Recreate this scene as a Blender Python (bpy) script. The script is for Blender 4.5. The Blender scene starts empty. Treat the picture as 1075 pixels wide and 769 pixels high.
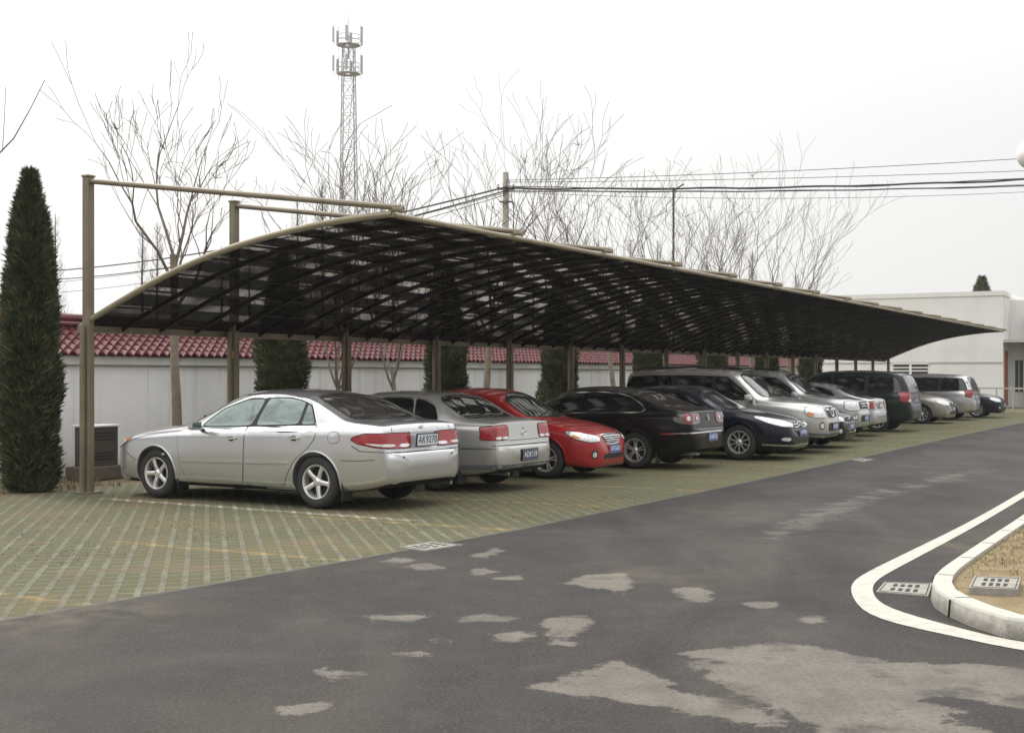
import bpy, bmesh, math, random
from mathutils import Vector, Matrix, geometry
from mathutils.bvhtree import BVHTree
from mathutils import noise as mnoise
random.seed(7)
R = math.radians
C = bpy.context.scene.collection
scene = bpy.context.scene

# ------------------------------------------------------------------ frame of the place
F = 1387.0; CX = 537.5; HY = 393.0; EYE = 1.6
def gp(x, y, z=0.0):
    """point at height z seen at photo pixel (x, y): used to measure places on the ground"""
    D = F*(EYE-z)/(y-HY)
    return Vector(((x-CX)/F*D, D, z))
P0 = Vector((-5.74, 17.9, 0)); ANG = R(28.5)
U = Vector((math.sin(ANG), math.cos(ANG), 0)); V = Vector((math.cos(ANG), -math.sin(ANG), 0))
def W(t, s, z=0.0): return P0 + U*t + V*s + Vector((0, 0, z))
def TS(p):
    d = Vector((p[0], p[1], 0)) - P0
    return d.dot(U), d.dot(V)

# ------------------------------------------------------------------ object helpers
def thing(name, label, cat, loc=(0, 0, 0), rz=0.0, group=None):
    o = bpy.data.objects.new(name, None); C.objects.link(o)
    o.empty_display_size = .2
    o.location = loc; o.rotation_euler = (0, 0, rz)
    o['label'] = label; o['category'] = cat
    if group: o['group'] = group
    return o
def tag(o, label, cat, group=None):
    o['label'] = label; o['category'] = cat
    if group: o['group'] = group
    return o
def struct(o):
    o['kind'] = 'structure'; return o
def link_mesh(name, me, parent=None):
    o = bpy.data.objects.new(name, me); C.objects.link(o)
    if parent is not None: o.parent = parent
    return o
def copy_tree(o, parent=None):
    c = o.copy(); C.objects.link(c)
    if parent is not None: c.parent = parent
    for ch in list(o.children): copy_tree(ch, c)
    return c

class MB:
    """collects shapes; build() links them as one mesh object"""
    def __init__(s): s.v = []; s.f = []; s.m = []; s.mi = 0; s.uv=None
    def add(s, vs, fs):
        b = len(s.v); s.v += [tuple(v) for v in vs]
        s.f += [tuple(b+i for i in f) for f in fs]; s.m += [s.mi]*len(fs); return s
    def box(s, x0, x1, y0, y1, z0, z1, M=None):
        vs = [Vector(p) for p in ((x0,y0,z0),(x1,y0,z0),(x1,y1,z0),(x0,y1,z0),(x0,y0,z1),(x1,y0,z1),(x1,y1,z1),(x0,y1,z1))]
        if M is not None: vs = [M @ v for v in vs]
        return s.add(vs, [(0,3,2,1),(4,5,6,7),(0,1,5,4),(1,2,6,5),(2,3,7,6),(3,0,4,7)])
    def bbox(s, x0, x1, y0, y1, z0, z1, b=.01, M=None):
        """box with chamfered edges"""
        bm = bmesh.new(); bmesh.ops.create_cube(bm, size=1)
        for v in bm.verts: v.co = Vector(((x0+x1)/2+v.co.x*(x1-x0), (y0+y1)/2+v.co.y*(y1-y0), (z0+z1)/2+v.co.z*(z1-z0)))
        bmesh.ops.bevel(bm, geom=list(bm.edges), offset=b, segments=2, affect='EDGES', profile=.5)
        bm.verts.ensure_lookup_table()
        vs = [v.co.copy() for v in bm.verts]
        if M is not None: vs = [M @ v for v in vs]
        for i, v in enumerate(bm.verts): v.index = i
        fs = [tuple(v.index for v in f.verts) for f in bm.faces]; bm.free()
        return s.add(vs, fs)
    def tube(s, pts, rad, n=6, cap=True, flat=None):
        pts = [Vector(p) for p in pts]
        if not hasattr(rad, '__len__'): rad = [rad]*len(pts)
        b = len(s.v); up = None
        for i, p in enumerate(pts):
            d = (pts[min(i+1, len(pts)-1)] - pts[max(i-1, 0)])
            if d.length < 1e-9: d = Vector((0,0,1))
            d.normalize()
            if up is None:
                up = Vector((0,0,1)) if abs(d.z) < .9 else Vector((1,0,0))
            a = up - d*up.dot(d)
            if a.length < 1e-4: a = d.orthogonal()
            a.normalize(); c = d.cross(a); up = a
            for k in range(n):
                th = 2*math.pi*(k+.5)/n
                s.v.append(tuple(p + (a*math.cos(th)+c*math.sin(th))*rad[i]))
        for i in range(len(pts)-1):
            for k in range(n):
                k2 = (k+1) % n
                s.f.append((b+i*n+k, b+i*n+k2, b+(i+1)*n+k2, b+(i+1)*n+k)); s.m.append(s.mi)
        if cap:
            s.f.append(tuple(b+k for k in reversed(range(n)))); s.m.append(s.mi)
            e = b+(len(pts)-1)*n
            s.f.append(tuple(e+k for k in range(n))); s.m.append(s.mi)
        return s
    def bar(s, a, b, w, h, up=(0,0,1)):
        """rectangular bar from a to b, w across, h along up"""
        a = Vector(a); b = Vector(b); d = (b-a).normalized(); u = Vector(up)
        side = d.cross(u).normalized(); u = side.cross(d).normalized()
        vs = []
        for p in (a, b):
            for q, r in ((-1,-1),(1,-1),(1,1),(-1,1)): vs.append(p + side*(q*w/2) + u*(r*h/2))
        return s.add(vs, [(0,1,2,3),(7,6,5,4),(0,4,5,1),(1,5,6,2),(2,6,7,3),(3,7,4,0)])
    def lathe(s, prof, n=32, M=None, axis='y'):
        """profile of (r, h) revolved about an axis"""
        b = len(s.v)
        for r, h in prof:
            for k in range(n):
                th = 2*math.pi*k/n
                if axis == 'y': p = Vector((r*math.cos(th), h, r*math.sin(th)))
                else: p = Vector((r*math.cos(th), r*math.sin(th), h))
                if M is not None: p = M @ p
                s.v.append(tuple(p))
        for i in range(len(prof)-1):
            for k in range(n):
                k2 = (k+1) % n
                s.f.append((b+i*n+k, b+(i+1)*n+k, b+(i+1)*n+k2, b+i*n+k2)); s.m.append(s.mi)
        return s
    def sheet(s, poly, z=None):
        """flat filled polygon"""
        pts = [Vector(p) for p in poly]
        if z is not None:
            for p in pts: p.z = z
        tris = geometry.tessellate_polygon([pts])
        return s.add(pts, [t if (pts[t[1]]-pts[t[0]]).cross(pts[t[2]]-pts[t[0]]).z > 0 else tuple(reversed(t)) for t in tris])
    def prism(s, poly, z0, z1):
        """polygon (x, y) extruded from z0 to z1"""
        n = len(poly)
        pts = [Vector((p[0], p[1], z0)) for p in poly]
        area = sum(poly[i][0]*poly[(i+1)%n][1]-poly[(i+1)%n][0]*poly[i][1] for i in range(n))
        if area < 0: pts.reverse()
        tris = geometry.tessellate_polygon([pts])
        top = [Vector((p.x, p.y, z1)) for p in pts]
        fs = []
        for t in tris:
            up = (pts[t[1]]-pts[t[0]]).cross(pts[t[2]]-pts[t[0]]).z > 0
            tt = t if up else tuple(reversed(t))
            fs.append(tuple(i+n for i in tt)); fs.append(tuple(reversed(tt)))
        for i in range(n):
            j = (i+1) % n; fs.append((i, j, j+n, i+n))
        return s.add(pts+top, fs)
    def build(s, name, mats, parent=None, smooth=None, sharp=None):
        me = bpy.data.meshes.new(name); me.from_pydata(s.v, [], s.f)
        if not isinstance(mats, (list, tuple)): mats = [mats]
        for m in mats: me.materials.append(m)
        if len(mats) > 1: me.polygons.foreach_set('material_index', s.m)
        if smooth:
            me.polygons.foreach_set('use_smooth', [True]*len(me.polygons))
            me.set_sharp_from_angle(angle=R(sharp or 35))
        me.update()
        return link_mesh(name, me, parent)

# ------------------------------------------------------------------ materials
class NT:
    def __init__(s, name):
        s.mat = bpy.data.materials.new(name); s.mat.use_nodes = True
        s.t = s.mat.node_tree; s.n = s.t.nodes; s.l = s.t.links
        s.bsdf = s.n['Principled BSDF']
    def node(s, ty, **kw):
        n = s.n.new(ty)
        for k, v in kw.items(): setattr(n, k, v)
        return n
    def put(s, sock, val):
        if isinstance(val, bpy.types.NodeSocket): s.l.new(val, sock)
        elif hasattr(val, '__len__') and len(val) == 3 and sock.type == 'RGBA': sock.default_value = (*val, 1)
        else: sock.default_value = val
    def math(s, op, a, b=0.0, c=0.0, clamp=False):
        n = s.node('ShaderNodeMath', operation=op, use_clamp=clamp)
        s.put(n.inputs[0], a); s.put(n.inputs[1], b); s.put(n.inputs[2], c)
        return n.outputs[0]
    def coord(s): return s.node('ShaderNodeTexCoord').outputs['Object']
    def mapping(s, vec, rot=(0,0,0), scale=(1,1,1), loc=(0,0,0)):
        n = s.node('ShaderNodeMapping'); s.l.new(vec, n.inputs['Vector'])
        n.inputs['Rotation'].default_value = rot; n.inputs['Scale'].default_value = scale; n.inputs['Location'].default_value = loc
        return n.outputs[0]
    def noise(s, vec, scale, detail=4, rough=.55, dist=0.0):
        n = s.node('ShaderNodeTexNoise'); s.l.new(vec, n.inputs['Vector'])
        n.inputs['Scale'].default_value = scale; n.inputs['Detail'].default_value = detail
        n.inputs['Roughness'].default_value = rough; n.inputs['Distortion'].default_value = dist
        return n.outputs[0]
    def ramp(s, fac, lo, hi, a=0.0, b=1.0):
        n = s.node('ShaderNodeMapRange', clamp=True); s.put(n.inputs['Value'], fac)
        n.inputs['From Min'].default_value = lo; n.inputs['From Max'].default_value = hi
        n.inputs['To Min'].default_value = a; n.inputs['To Max'].default_value = b
        return n.outputs[0]
    def mix(s, fac, a, b, mode='MIX'):
        n = s.node('ShaderNodeMix', data_type='RGBA', blend_type=mode)
        s.put(n.inputs[0], fac); s.put(n.inputs[6], a); s.put(n.inputs[7], b)
        return n.outputs[2]
    def xyz(s, vec):
        n = s.node('ShaderNodeSeparateXYZ'); s.l.new(vec, n.inputs[0]); return n.outputs
    def set(s, **kw):
        for k, v in kw.items(): s.put(s.bsdf.inputs[k.replace('_', ' ')], v)
        return s
    def bump(s, h, strength=.5, dist=.01):
        n = s.node('ShaderNodeBump'); s.put(n.inputs['Height'], h)
        n.inputs['Strength'].default_value = strength; n.inputs['Distance'].default_value = dist
        s.l.new(n.outputs[0], s.bsdf.inputs['Normal'])
        return s

def simple(name, col, rough=.6, metal=0.0, var=.12, scale=3.0, bump=0.0, bscale=40, coat=0.0, spec=.5, rv=.0):
    t = NT(name); c = t.coord()
    n = t.noise(c, scale, 5)
    a = tuple(max(0, x*(1-var)) for x in col); b = tuple(min(1, x*(1+var)) for x in col)
    t.set(Base_Color=t.mix(t.ramp(n, .3, .7), a, b), Metallic=metal, Coat_Weight=coat, Coat_Roughness=.05)
    t.bsdf.inputs['Specular IOR Level'].default_value = spec
    if rv: t.set(Roughness=t.ramp(t.noise(c, scale*2.3, 4), .3, .7, rough-rv, rough+rv))
    else: t.set(Roughness=rough)
    if bump: t.bump(t.noise(c, bscale, 4), bump, .01)
    return t.mat

def paint(name, col, metal=.0, rough=.35, coat=.9, dust=(.30,.27,.23), dustamt=.35):
    """car paint with a clear coat, a metallic flake and road film low on the body"""
    t = NT(name); c = t.coord(); z = t.xyz(c)[2]
    n = t.noise(c, 2.2, 2, .5)
    low = t.ramp(z, .75, .15, 0, 1)
    film = t.math('MULTIPLY', t.math('MULTIPLY', low, t.ramp(n, .25, .75, .4, 1)), dustamt)
    allover = t.ramp(t.noise(c, 4, 2), .40, .8, 0, .25*dustamt)
    film = t.math('ADD', film, allover, clamp=True)
    t.set(Base_Color=t.mix(film, col, dust), Metallic=t.math('MULTIPLY', metal, t.math('SUBTRACT', 1, film)),
          Roughness=t.math('ADD', rough, t.math('MULTIPLY', film, .3)), Coat_Weight=t.math('SUBTRACT', coat, film, clamp=True), Coat_Roughness=.06)
    t.bsdf.inputs['Specular IOR Level'].default_value = .5*coat/.9
    return t.mat

M = {}
M['silver'] = paint('silver_paint', (.67,.675,.69), .80, .25, dust=(.50,.48,.45), dustamt=.06)
M['silver_dull'] = paint('grey_silver_paint', (.54,.545,.55), .78, .28, dustamt=.15)
M['champagne'] = paint('champagne_paint', (.50,.47,.42), .7, .32)
M['red'] = paint('red_paint', (.36,.004,.008), .10, .35, dustamt=.07)
M['black'] = paint('black_paint', (.004,.004,.004), .0, .3, .42, dustamt=.02)
M['navy'] = paint('navy_paint', (.004,.006,.017), .2, .3, .5, dustamt=.02)
M['suvgrey'] = paint('warm_silver_paint', (.56,.55,.53), .75, .30, dustamt=.15)
M['green'] = paint('dark_green_paint', (.006,.014,.012), .1, .3, .5, dustamt=.03)
M['gold'] = paint('beige_grey_paint', (.36,.34,.31), .7, .32, dustamt=.15)
M['pgrey'] = simple('grey_plastic', (.12,.125,.13), .55)
M['plastic'] = simple('black_plastic', (.02,.02,.02), .55)
M['seam'] = simple('panel_gap', (.012,.012,.012), .8)
M['under'] = simple('underbody', (.012,.012,.012), .9)
M['rubber'] = simple('tyre_rubber', (.030,.029,.028), .8, var=.25, scale=9, bump=.3, bscale=60)
M['alloy'] = simple('alloy', (.78,.77,.75), .32, .75, var=.15, scale=8)
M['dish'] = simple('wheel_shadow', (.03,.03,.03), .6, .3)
M['chrome'] = simple('chrome', (.75,.75,.75), .12, 1.0, var=.04)
M['steel'] = simple('dull_steel', (.35,.34,.33), .4, .9)
def glassmat(name, col, metal=0., rough=.03):
    t = NT(name); c = t.coord()
    t.set(Base_Color=col, Roughness=t.ramp(t.noise(c, 5, 4), .3, .8, rough, rough+.07), Metallic=metal, Coat_Weight=.6, Coat_Roughness=.02)
    t.bsdf.inputs['IOR'].default_value = 1.52
    return t.mat
M['glass'] = glassmat('tinted_glass', (.010,.011,.011))
M['glass_screen'] = glassmat('screen_glass', (.035,.042,.040))
M['glass_rear'] = glassmat('rear_screen_glass', (.05,.045,.04))
M['glass_mirror'] = glassmat('reflective_tinted_glass', (.19,.235,.215), .72)
def lamp_mat(name, col, rough=.15, metal=0.0, sc=45):
    t = NT(name); c = t.coord()
    w = t.node('ShaderNodeTexVoronoi'); w.inputs['Scale'].default_value = sc; t.l.new(c, w.inputs['Vector'])
    f = t.ramp(w.outputs['Distance'], .1, .6)
    t.set(Base_Color=t.mix(f, tuple(x*.8 for x in col), tuple(min(1, x*1.12) for x in col)), Roughness=rough, Metallic=metal, Coat_Weight=1.0, Coat_Roughness=.03)
    return t.mat
M['lens_red'] = lamp_mat('red_lens', (.30,.002,.005))
M['lens_clear'] = lamp_mat('clear_lens', (.72,.73,.72), .12, .35, 25)
M['lens_amber'] = lamp_mat('amber_lens', (.75,.25,.05))
M['lens_smoke'] = lamp_mat('smoked_lens', (.10,.085,.075), .15, .3)
M['plate_blue'] = simple('blue_plate', (.03,.09,.36), .4, var=.05)
M['plate_dark'] = simple('dark_plate', (.035,.05,.11), .4, var=.05)
M['plate_pale'] = simple('pale_plate', (.74,.76,.80), .4, var=.05)
M['plate_ink'] = simple('plate_ink', (.03,.05,.12), .5, var=.05)
M['plate_white'] = simple('plate_white', (.8,.8,.8), .5, var=.03)
# ------------------------------------------------------------------ cars
def pchip(keys):
    xs = [k[0] for k in keys]; ys = [k[1] for k in keys]; n = len(xs)
    h = [xs[i+1]-xs[i] for i in range(n-1)]; d = [(ys[i+1]-ys[i])/h[i] for i in range(n-1)]
    m = [0]*n; m[0] = d[0]; m[-1] = d[-1]
    for i in range(1, n-1):
        if d[i-1]*d[i] <= 0: m[i] = 0
        else:
            w1 = 2*h[i]+h[i-1]; w2 = h[i]+2*h[i-1]
            m[i] = (w1+w2)/(w1/d[i-1]+w2/d[i])
    def f(x):
        if x <= xs[0]: return ys[0]
        if x >= xs[-1]: return ys[-1]
        i = 0
        while x > xs[i+1]: i += 1
        t = (x-xs[i])/h[i]; t2 = t*t; t3 = t2*t
        return (2*t3-3*t2+1)*ys[i]+(t3-2*t2+t)*h[i]*m[i]+(-2*t3+3*t2)*ys[i+1]+(t3-t2)*h[i]*m[i+1]
    return f
def linf(keys):
    def f(x):
        if x <= keys[0][0]: return keys[0][1]
        for (a, b), (c, d) in zip(keys, keys[1:]):
            if x <= c: return b+(d-b)*(x-a)/(c-a)
        return keys[-1][1]
    return f

FPLAN = [(0,.34),(.012,.48),(.04,.62),(.09,.735),(.17,.83),(.3,.915),(.5,.965),(.8,.99),(1.2,1)]
RPLAN = [(0,.46),(.010,.62),(.03,.74),(.07,.84),(.14,.905),(.28,.95),(.55,.98),(1.0,1)]

class Body:
    def __init__(s, L, Wd, top, bot, belt, rail, fplan=FPLAN, rplan=RPLAN, tumble=.36, crown=3.0, wr=.30, beltin=.945):
        s.L = L; s.W = Wd
        zt, zb = pchip(top), pchip(bot); be, ra = pchip(belt), pchip(rail)
        fp, rp = pchip(fplan), pchip(rplan)
        h = L/2
        xs = set()
        for a in (0,.004,.010,.018,.028,.04,.055,.07,.09,.11,.135,.16,.19,.22,.26,.30,.35,.40):
            xs.add(round(h-a, 4)); xs.add(round(-h+a, 4))
        x = -h+.45
        while x < h-.42: xs.add(round(x, 4)); x += .05
        xs = sorted(xs)
        rows = []
        for x in xs:
            w = Wd/2*fp(h-x)*rp(x+h) if True else 0
            b = zb(x); t = zt(x)
            zbt = min(be(x), t-.035); zbt = max(zbt, b+.02)
            zr = min(ra(x), t-.012); zr = max(zr, zbt+.012)
            yb = w*beltin; yr = max(yb - tumble*(zr-zbt) - .02*min(1, w), w*.5)
            H = zbt-b
            pts = [(0, b), (w*.55, b), (w*.84, b), (w*.935, b+min(.05, .1*H)), (w*.978, b+.22*H), (w, b+.5*H),
                   (w*.998, b+.77*H), (w*.986, b+.935*H), (yb, zbt), ((yb+yr)/2+.007, (zbt+zr)/2), (yr, zr)]
            for f_ in (.93, .80, .55, .28, 0):
                pts.append((yr*f_, t-(t-zr)*f_**crown))
            rows.append(s.section(x, pts))
        s.n = len(rows[0]); s.rows = rows
        m = s.n; verts = []; faces = []
        for r in rows:
            full = r + [Vector((p.x, -p.y, p.z)) for p in reversed(r[1:-1])]
            verts += full
        k = 2*m-2
        for i in range(len(rows)-1):
            for j in range(k):
                j2 = (j+1) % k
                faces.append((i*k+j, i*k+j2, (i+1)*k+j2, (i+1)*k+j))
        faces.append(tuple(range(k))[::-1]); faces.append(tuple((len(rows)-1)*k+j for j in range(k)))
        # orient outwards: check a side face
        bm = bmesh.new(); bvs = [bm.verts.new(v) for v in verts]
        for f_ in faces: bm.faces.new([bvs[i] for i in f_])
        bmesh.ops.recalc_face_normals(bm, faces=bm.faces)
        bm.normal_update()
        s.bm = bm
        bm.verts.ensure_lookup_table(); bm.faces.ensure_lookup_table()
        s.tri = BVHTree.FromBMesh(bm)
        s.vn = [v.normal.copy() for v in bm.verts]
        s.mw = None
    def section(s, x, pts):
        out = []; n = len(pts)
        P = [Vector((x, p[0], p[1])) for p in pts]
        sub = {0:1, 1:1, 9:3, 10:2}
        for i in range(n-1):
            p0 = P[max(i-1, 0)]; p1 = P[i]; p2 = P[i+1]; p3 = P[min(i+2, n-1)]
            if i == 0: p0 = Vector((x, -P[1].y, P[1].z))
            if i == n-2: p3 = Vector((x, -P[n-2].y, P[n-2].z))
            k = sub.get(i, 2)
            for q in range(k):
                t = q/k
                # centripetal-like tangents limited by segment length
                L12 = (p2-p1).length+1e-9
                m1 = (p2-p0); m1 = m1/(m1.length+1e-9)*min(L12, (p1-p0).length*1.5+1e-9)
                m2 = (p3-p1); m2 = m2/(m2.length+1e-9)*min(L12, (p3-p2).length*1.5+1e-9)
                t2, t3 = t*t, t*t*t
                v = p1*(2*t3-3*t2+1)+m1*(t3-2*t2+t)+p2*(-2*t3+3*t2)+m2*(t3-t2)
                v.x = x; out.append(v)
        out.append(P[-1])
        out[0].y = 0; out[-1].y = 0
        return out
    def cast(s, p, d):
        d = d.normalized()
        h = s.tri.ray_cast(p - d*4, d)
        if h[0] is None:
            q = s.tri.find_nearest(p)
            return q[0], s.norm(q[0], q[2])
        return h[0], s.norm(h[0], h[2])
    def norm(s, p, fi):
        f = s.bm.faces[fi]
        if len(f.verts) > 4: return f.normal.copy()
        n = Vector((0,0,0))
        for v in f.verts:
            n += s.vn[v.index]/((v.co-p).length+.004)
        return n.normalized()

def rounded(poly, it=2, keep=.2):
    """round the corners of a closed polygon"""
    pts = [Vector(p) for p in poly]
    for k in range(it):
        out = []
        n = len(pts)
        for i in range(n):
            a, b = pts[i], pts[(i+1) % n]
            q = keep if k == 0 else .25
            L = (b-a).length
            q = min(q, .06/L if (k == 0 and L > .12) else q)
            out += [a+(b-a)*q, b-(b-a)*q]
        pts = out
    return pts

def patch(body, poly, d, off, name, mat, parent, rnd=True, grow=0.0, skirt=.012, step=.05, keep=.25, tip=None):
    """skin piece: polygon (rough 3-D points) projected along d onto the body, lifted by off"""
    d = Vector(d).normalized()
    e1 = d.orthogonal().normalized(); e2 = d.cross(e1).normalized()
    pts = rounded(poly, 2, keep) if rnd else [Vector(p) for p in poly]
    q = [Vector((p.dot(e1), p.dot(e2))) for p in pts]
    c0 = sum((p.dot(d) for p in pts))/len(pts)
    area = sum(q[i].x*q[(i+1) % len(q)].y-q[(i+1) % len(q)].x*q[i].y for i in range(len(q)))
    if area < 0: q.reverse()
    if grow:
        n = len(q); o = []
        for i in range(n):
            a, b, c = q[i-1], q[i], q[(i+1) % n]
            n1 = Vector((b.y-a.y, -(b.x-a.x))); n2 = Vector((c.y-b.y, -(c.x-b.x)))
            if n1.length < 1e-9: n1 = n2
            if n2.length < 1e-9: n2 = n1
            n1.normalize(); n2.normalize(); m = n1+n2
            if m.length < 1e-6: m = n1
            m.normalize(); o.append(b + m*(grow/max(.35, m.dot(n1))))
        q = o
    bd = []
    for i in range(len(q)):
        a, b = q[i], q[(i+1) % len(q)]; L = (b-a).length
        k = max(1, int(math.ceil(L/step)))
        for j in range(k): bd.append(a+(b-a)*(j/k))
    nb = len(bd)
    x0 = min(p.x for p in bd); x1 = max(p.x for p in bd); y0 = min(p.y for p in bd); y1 = max(p.y for p in bd)
    inner = []
    nx = int((x1-x0)/step)+1; ny = int((y1-y0)/step)+1
    def inside(p):
        r = False
        for i in range(nb):
            a, b = bd[i], bd[(i+1) % nb]
            if (a.y > p.y) != (b.y > p.y) and p.x < (b.x-a.x)*(p.y-a.y)/(b.y-a.y)+a.x: r = not r
        return r
    def near(p): return min((p-b).length_squared for b in bd) < (step*.35)**2
    for i in range(1, nx+1):
        for j in range(1, ny+1):
            p = Vector((x0+i*(x1-x0)/(nx+1), y0+j*(y1-y0)/(ny+1)))
            if inside(p) and not near(p): inner.append(p)
    vs, es, fs, ov, oe, of = geometry.delaunay_2d_cdt(bd+inner, [], [list(range(nb))], 1, 1e-6)
    V3 = []; N3 = []
    for p in vs:
        h, n = body.cast(e1*p.x+e2*p.y+d*c0, d)
        V3.append(h + (n*.7 - d*.3)*off); N3.append(n)
    faces = []
    for f in fs:
        a, b, c = (V3[i] for i in f[:3])
        g = (b-a).cross(c-a)
        faces.append(tuple(f) if g.dot(d) < 0 else tuple(reversed(f)))
    # skirt
    cnt = {}
    for f in faces:
        for i in range(len(f)):
            e = (f[i], f[(i+1) % len(f)]); cnt[e] = 1
    nv = len(V3); mp = {}; allv = [v.copy() for v in V3]; alln = [n for n in N3]
    for e in list(cnt):
        if (e[1], e[0]) not in cnt:
            ids = []
            for i in e:
                if i not in mp:
                    allv.append(V3[i].copy()); alln.append(Vector((0,0,0))); a_ = len(allv)-1
                    allv.append(V3[i] - (N3[i]*.7-d*.3)*(off+skirt)); alln.append(Vector((0,0,0)))
                    mp[i] = (a_, a_+1)
                ids.append(mp[i])
            faces.append((ids[1][0], ids[0][0], ids[0][1], ids[1][1]))
    me = bpy.data.meshes.new(name); me.from_pydata([tuple(v) for v in allv], [], faces)
    me.materials.append(mat)
    me.polygons.foreach_set('use_smooth', [True]*len(me.polygons))
    me.normals_split_custom_set_from_vertices([tuple(n) for n in alln])
    me.update()
    return link_mesh(name, me, parent)

def strip(body, pts, width, d, off, name, mat, parent, **kw):
    """narrow band along a polyline of rough 3-D points"""
    d = Vector(d).normalized(); P = [Vector(p) for p in pts]
    L, Rr = [], []
    for i, p in enumerate(P):
        t = (P[min(i+1, len(P)-1)]-P[max(i-1, 0)]).normalized()
        s_ = t.cross(d).normalized()*width/2
        L.append(p+s_); Rr.append(p-s_)
    return patch(body, L+Rr[::-1], d, off, name, mat, parent, rnd=False, **kw)

WHEELS = {}
def wheel_meshes(style, r, w):
    key = (style, r, w)
    if key in WHEELS: return WHEELS[key]
    rr = r*.66 if style != 'seven' else r*.68
    # tyre, outer face towards -y (local), centre at origin
    t = MB(); h = w/2
    prof = [(rr-.01, -h+.02), (rr+.004, -h+.004), (rr+(r-rr)*.35, -h-.004), (rr+(r-rr)*.75, -h+.002), (r-.012, -h+.018), (r, -h+.035), (r, -h+.06), (r-.006,-h+.063),(r-.006,-h+.07),(r,-h+.073),(r, h-.073),(r-.006,h-.07),(r-.006,h-.063), (r, h-.06), (r, h-.035), (r-.012, h-.018), (rr, h)]
    t.lathe(prof, 40)
    # hub (the wheel itself)
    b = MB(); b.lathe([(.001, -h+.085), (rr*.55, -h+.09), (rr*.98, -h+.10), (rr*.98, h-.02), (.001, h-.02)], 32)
    # rim
    m = MB()
    m.lathe([(rr+.003, -h+.012), (rr-.004, -h-.002), (rr-.018, -h+.001), (rr-.026, -h+.02), (rr-.03, -h+.07), (rr-.03, h-.03)], 40)
    m.lathe([(.001, -h+.012), (.028, -h+.014), (.036, -h+.022), (.06, -h+.028), (.068, -h+.06)], 20)
    def spoke(a0, w0, w1, r0=.05, r1=None, z0=.022, z1=.010, th=.03):
        r1 = r1 or rr-.012
        vs = []
        for rad, ww, dy in ((r0, w0, z0), ((r0+r1)/2, (w0+w1)/2*.86, (z0+z1)/2-.006), (r1, w1, z1)):
            for sx, dd in ((-1, .008), (-.55, 0), (.55, 0), (1, .008), (1, th), (-1, th)):
                vs.append(Vector((sx*ww, -h+dy+dd, rad)))
        fs = []
        for i in range(2):
            for k in range(6):
                fs.append((i*6+k, (i+1)*6+k, (i+1)*6+(k+1) % 6, i*6+(k+1) % 6))
        ca, sa = math.cos(a0), math.sin(a0)
        vs = [Vector((v.x*ca+v.z*sa, v.y, -v.x*sa+v.z*ca)) for v in vs]
        m.add(vs, fs)
    if style == 'five':
        for k in range(5): spoke(k*2*math.pi/5, .030, .030)
    elif style == 'split':
        for k in range(5):
            for q in (-.17, .17): spoke(k*2*math.pi/5+q, .013, .012)
    elif style == 'seven':
        for k in range(9): spoke(k*2*math.pi/9, .014, .021)
    elif style == 'ten':
        for k in range(10): spoke(k*2*math.pi/10, .012, .013)
    out = []
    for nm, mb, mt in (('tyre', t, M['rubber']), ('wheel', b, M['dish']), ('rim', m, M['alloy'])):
        me = bpy.data.meshes.new(nm); me.from_pydata(mb.v, [], mb.f); me.materials.append(mt)
        bm = bmesh.new(); bm.from_mesh(me); bmesh.ops.remove_doubles(bm, verts=bm.verts, dist=1e-5); bmesh.ops.recalc_face_normals(bm, faces=bm.faces); bm.to_mesh(me); bm.free()
        me.polygons.foreach_set('use_smooth', [True]*len(me.polygons)); me.set_sharp_from_angle(angle=R(40))
        out.append(me)
    WHEELS[key] = out
    return out

def cut_wheels(body, axles, r, ro=None):
    """body mesh with wheel openings"""
    me = bpy.data.meshes.new('body'); body.bm.to_mesh(me)
    me.materials.append(None); me.materials.append(None)
    o = link_mesh('body', me)
    cut = MB(); ww = body.W
    for ax in axles:
        for sg in (-1, 1):
            n = 48; ring = []
            y0, y1 = sg*(ww/2-.30), sg*(ww/2+.15)
            vs = []
            for y in (y0, y1):
                for k in range(n):
                    th = 2*math.pi*k/n
                    vs.append((ax+(r)*math.cos(th), y, axlez+ (r)*math.sin(th)) )
            fs = [tuple(range(n)), tuple(range(n, 2*n))[::-1]] + [(k, n+k, n+(k+1) % n, (k+1) % n) for k in range(n)]
            cut.add(vs, fs)
    cm = bpy.data.meshes.new('cut'); cm.from_pydata(cut.v, [], cut.f)
    bm = bmesh.new(); bm.from_mesh(cm); bmesh.ops.recalc_face_normals(bm, faces=bm.faces)
    for f in bm.faces: f.material_index = 1
    bm.to_mesh(cm); bm.free()
    cm.materials.append(None); cm.materials.append(None)
    co = link_mesh('cut', cm)
    md = o.modifiers.new('b', 'BOOLEAN'); md.operation = 'DIFFERENCE'; md.object = co; md.solver = 'EXACT'
    dg = bpy.context.evaluated_depsgraph_get(); dg.update()
    new = bpy.data.meshes.new_from_object(o.evaluated_get(dg))
    new.name = 'body'
    bpy.data.objects.remove(o); bpy.data.objects.remove(co)
    return new
axlez = .32

def text_mesh(txt, size):
    cu = bpy.data.curves.new('txt', 'FONT'); cu.body = txt; cu.size = size; cu.align_x = 'CENTER'; cu.align_y = 'CENTER'; cu.extrude = .0015; cu.space_character = 1.08
    o = bpy.data.objects.new('txt', cu); C.objects.link(o)
    dg = bpy.context.evaluated_depsgraph_get(); dg.update()
    me = bpy.data.meshes.new_from_object(o.evaluated_get(dg)); bpy.data.objects.remove(o)
    return me

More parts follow.
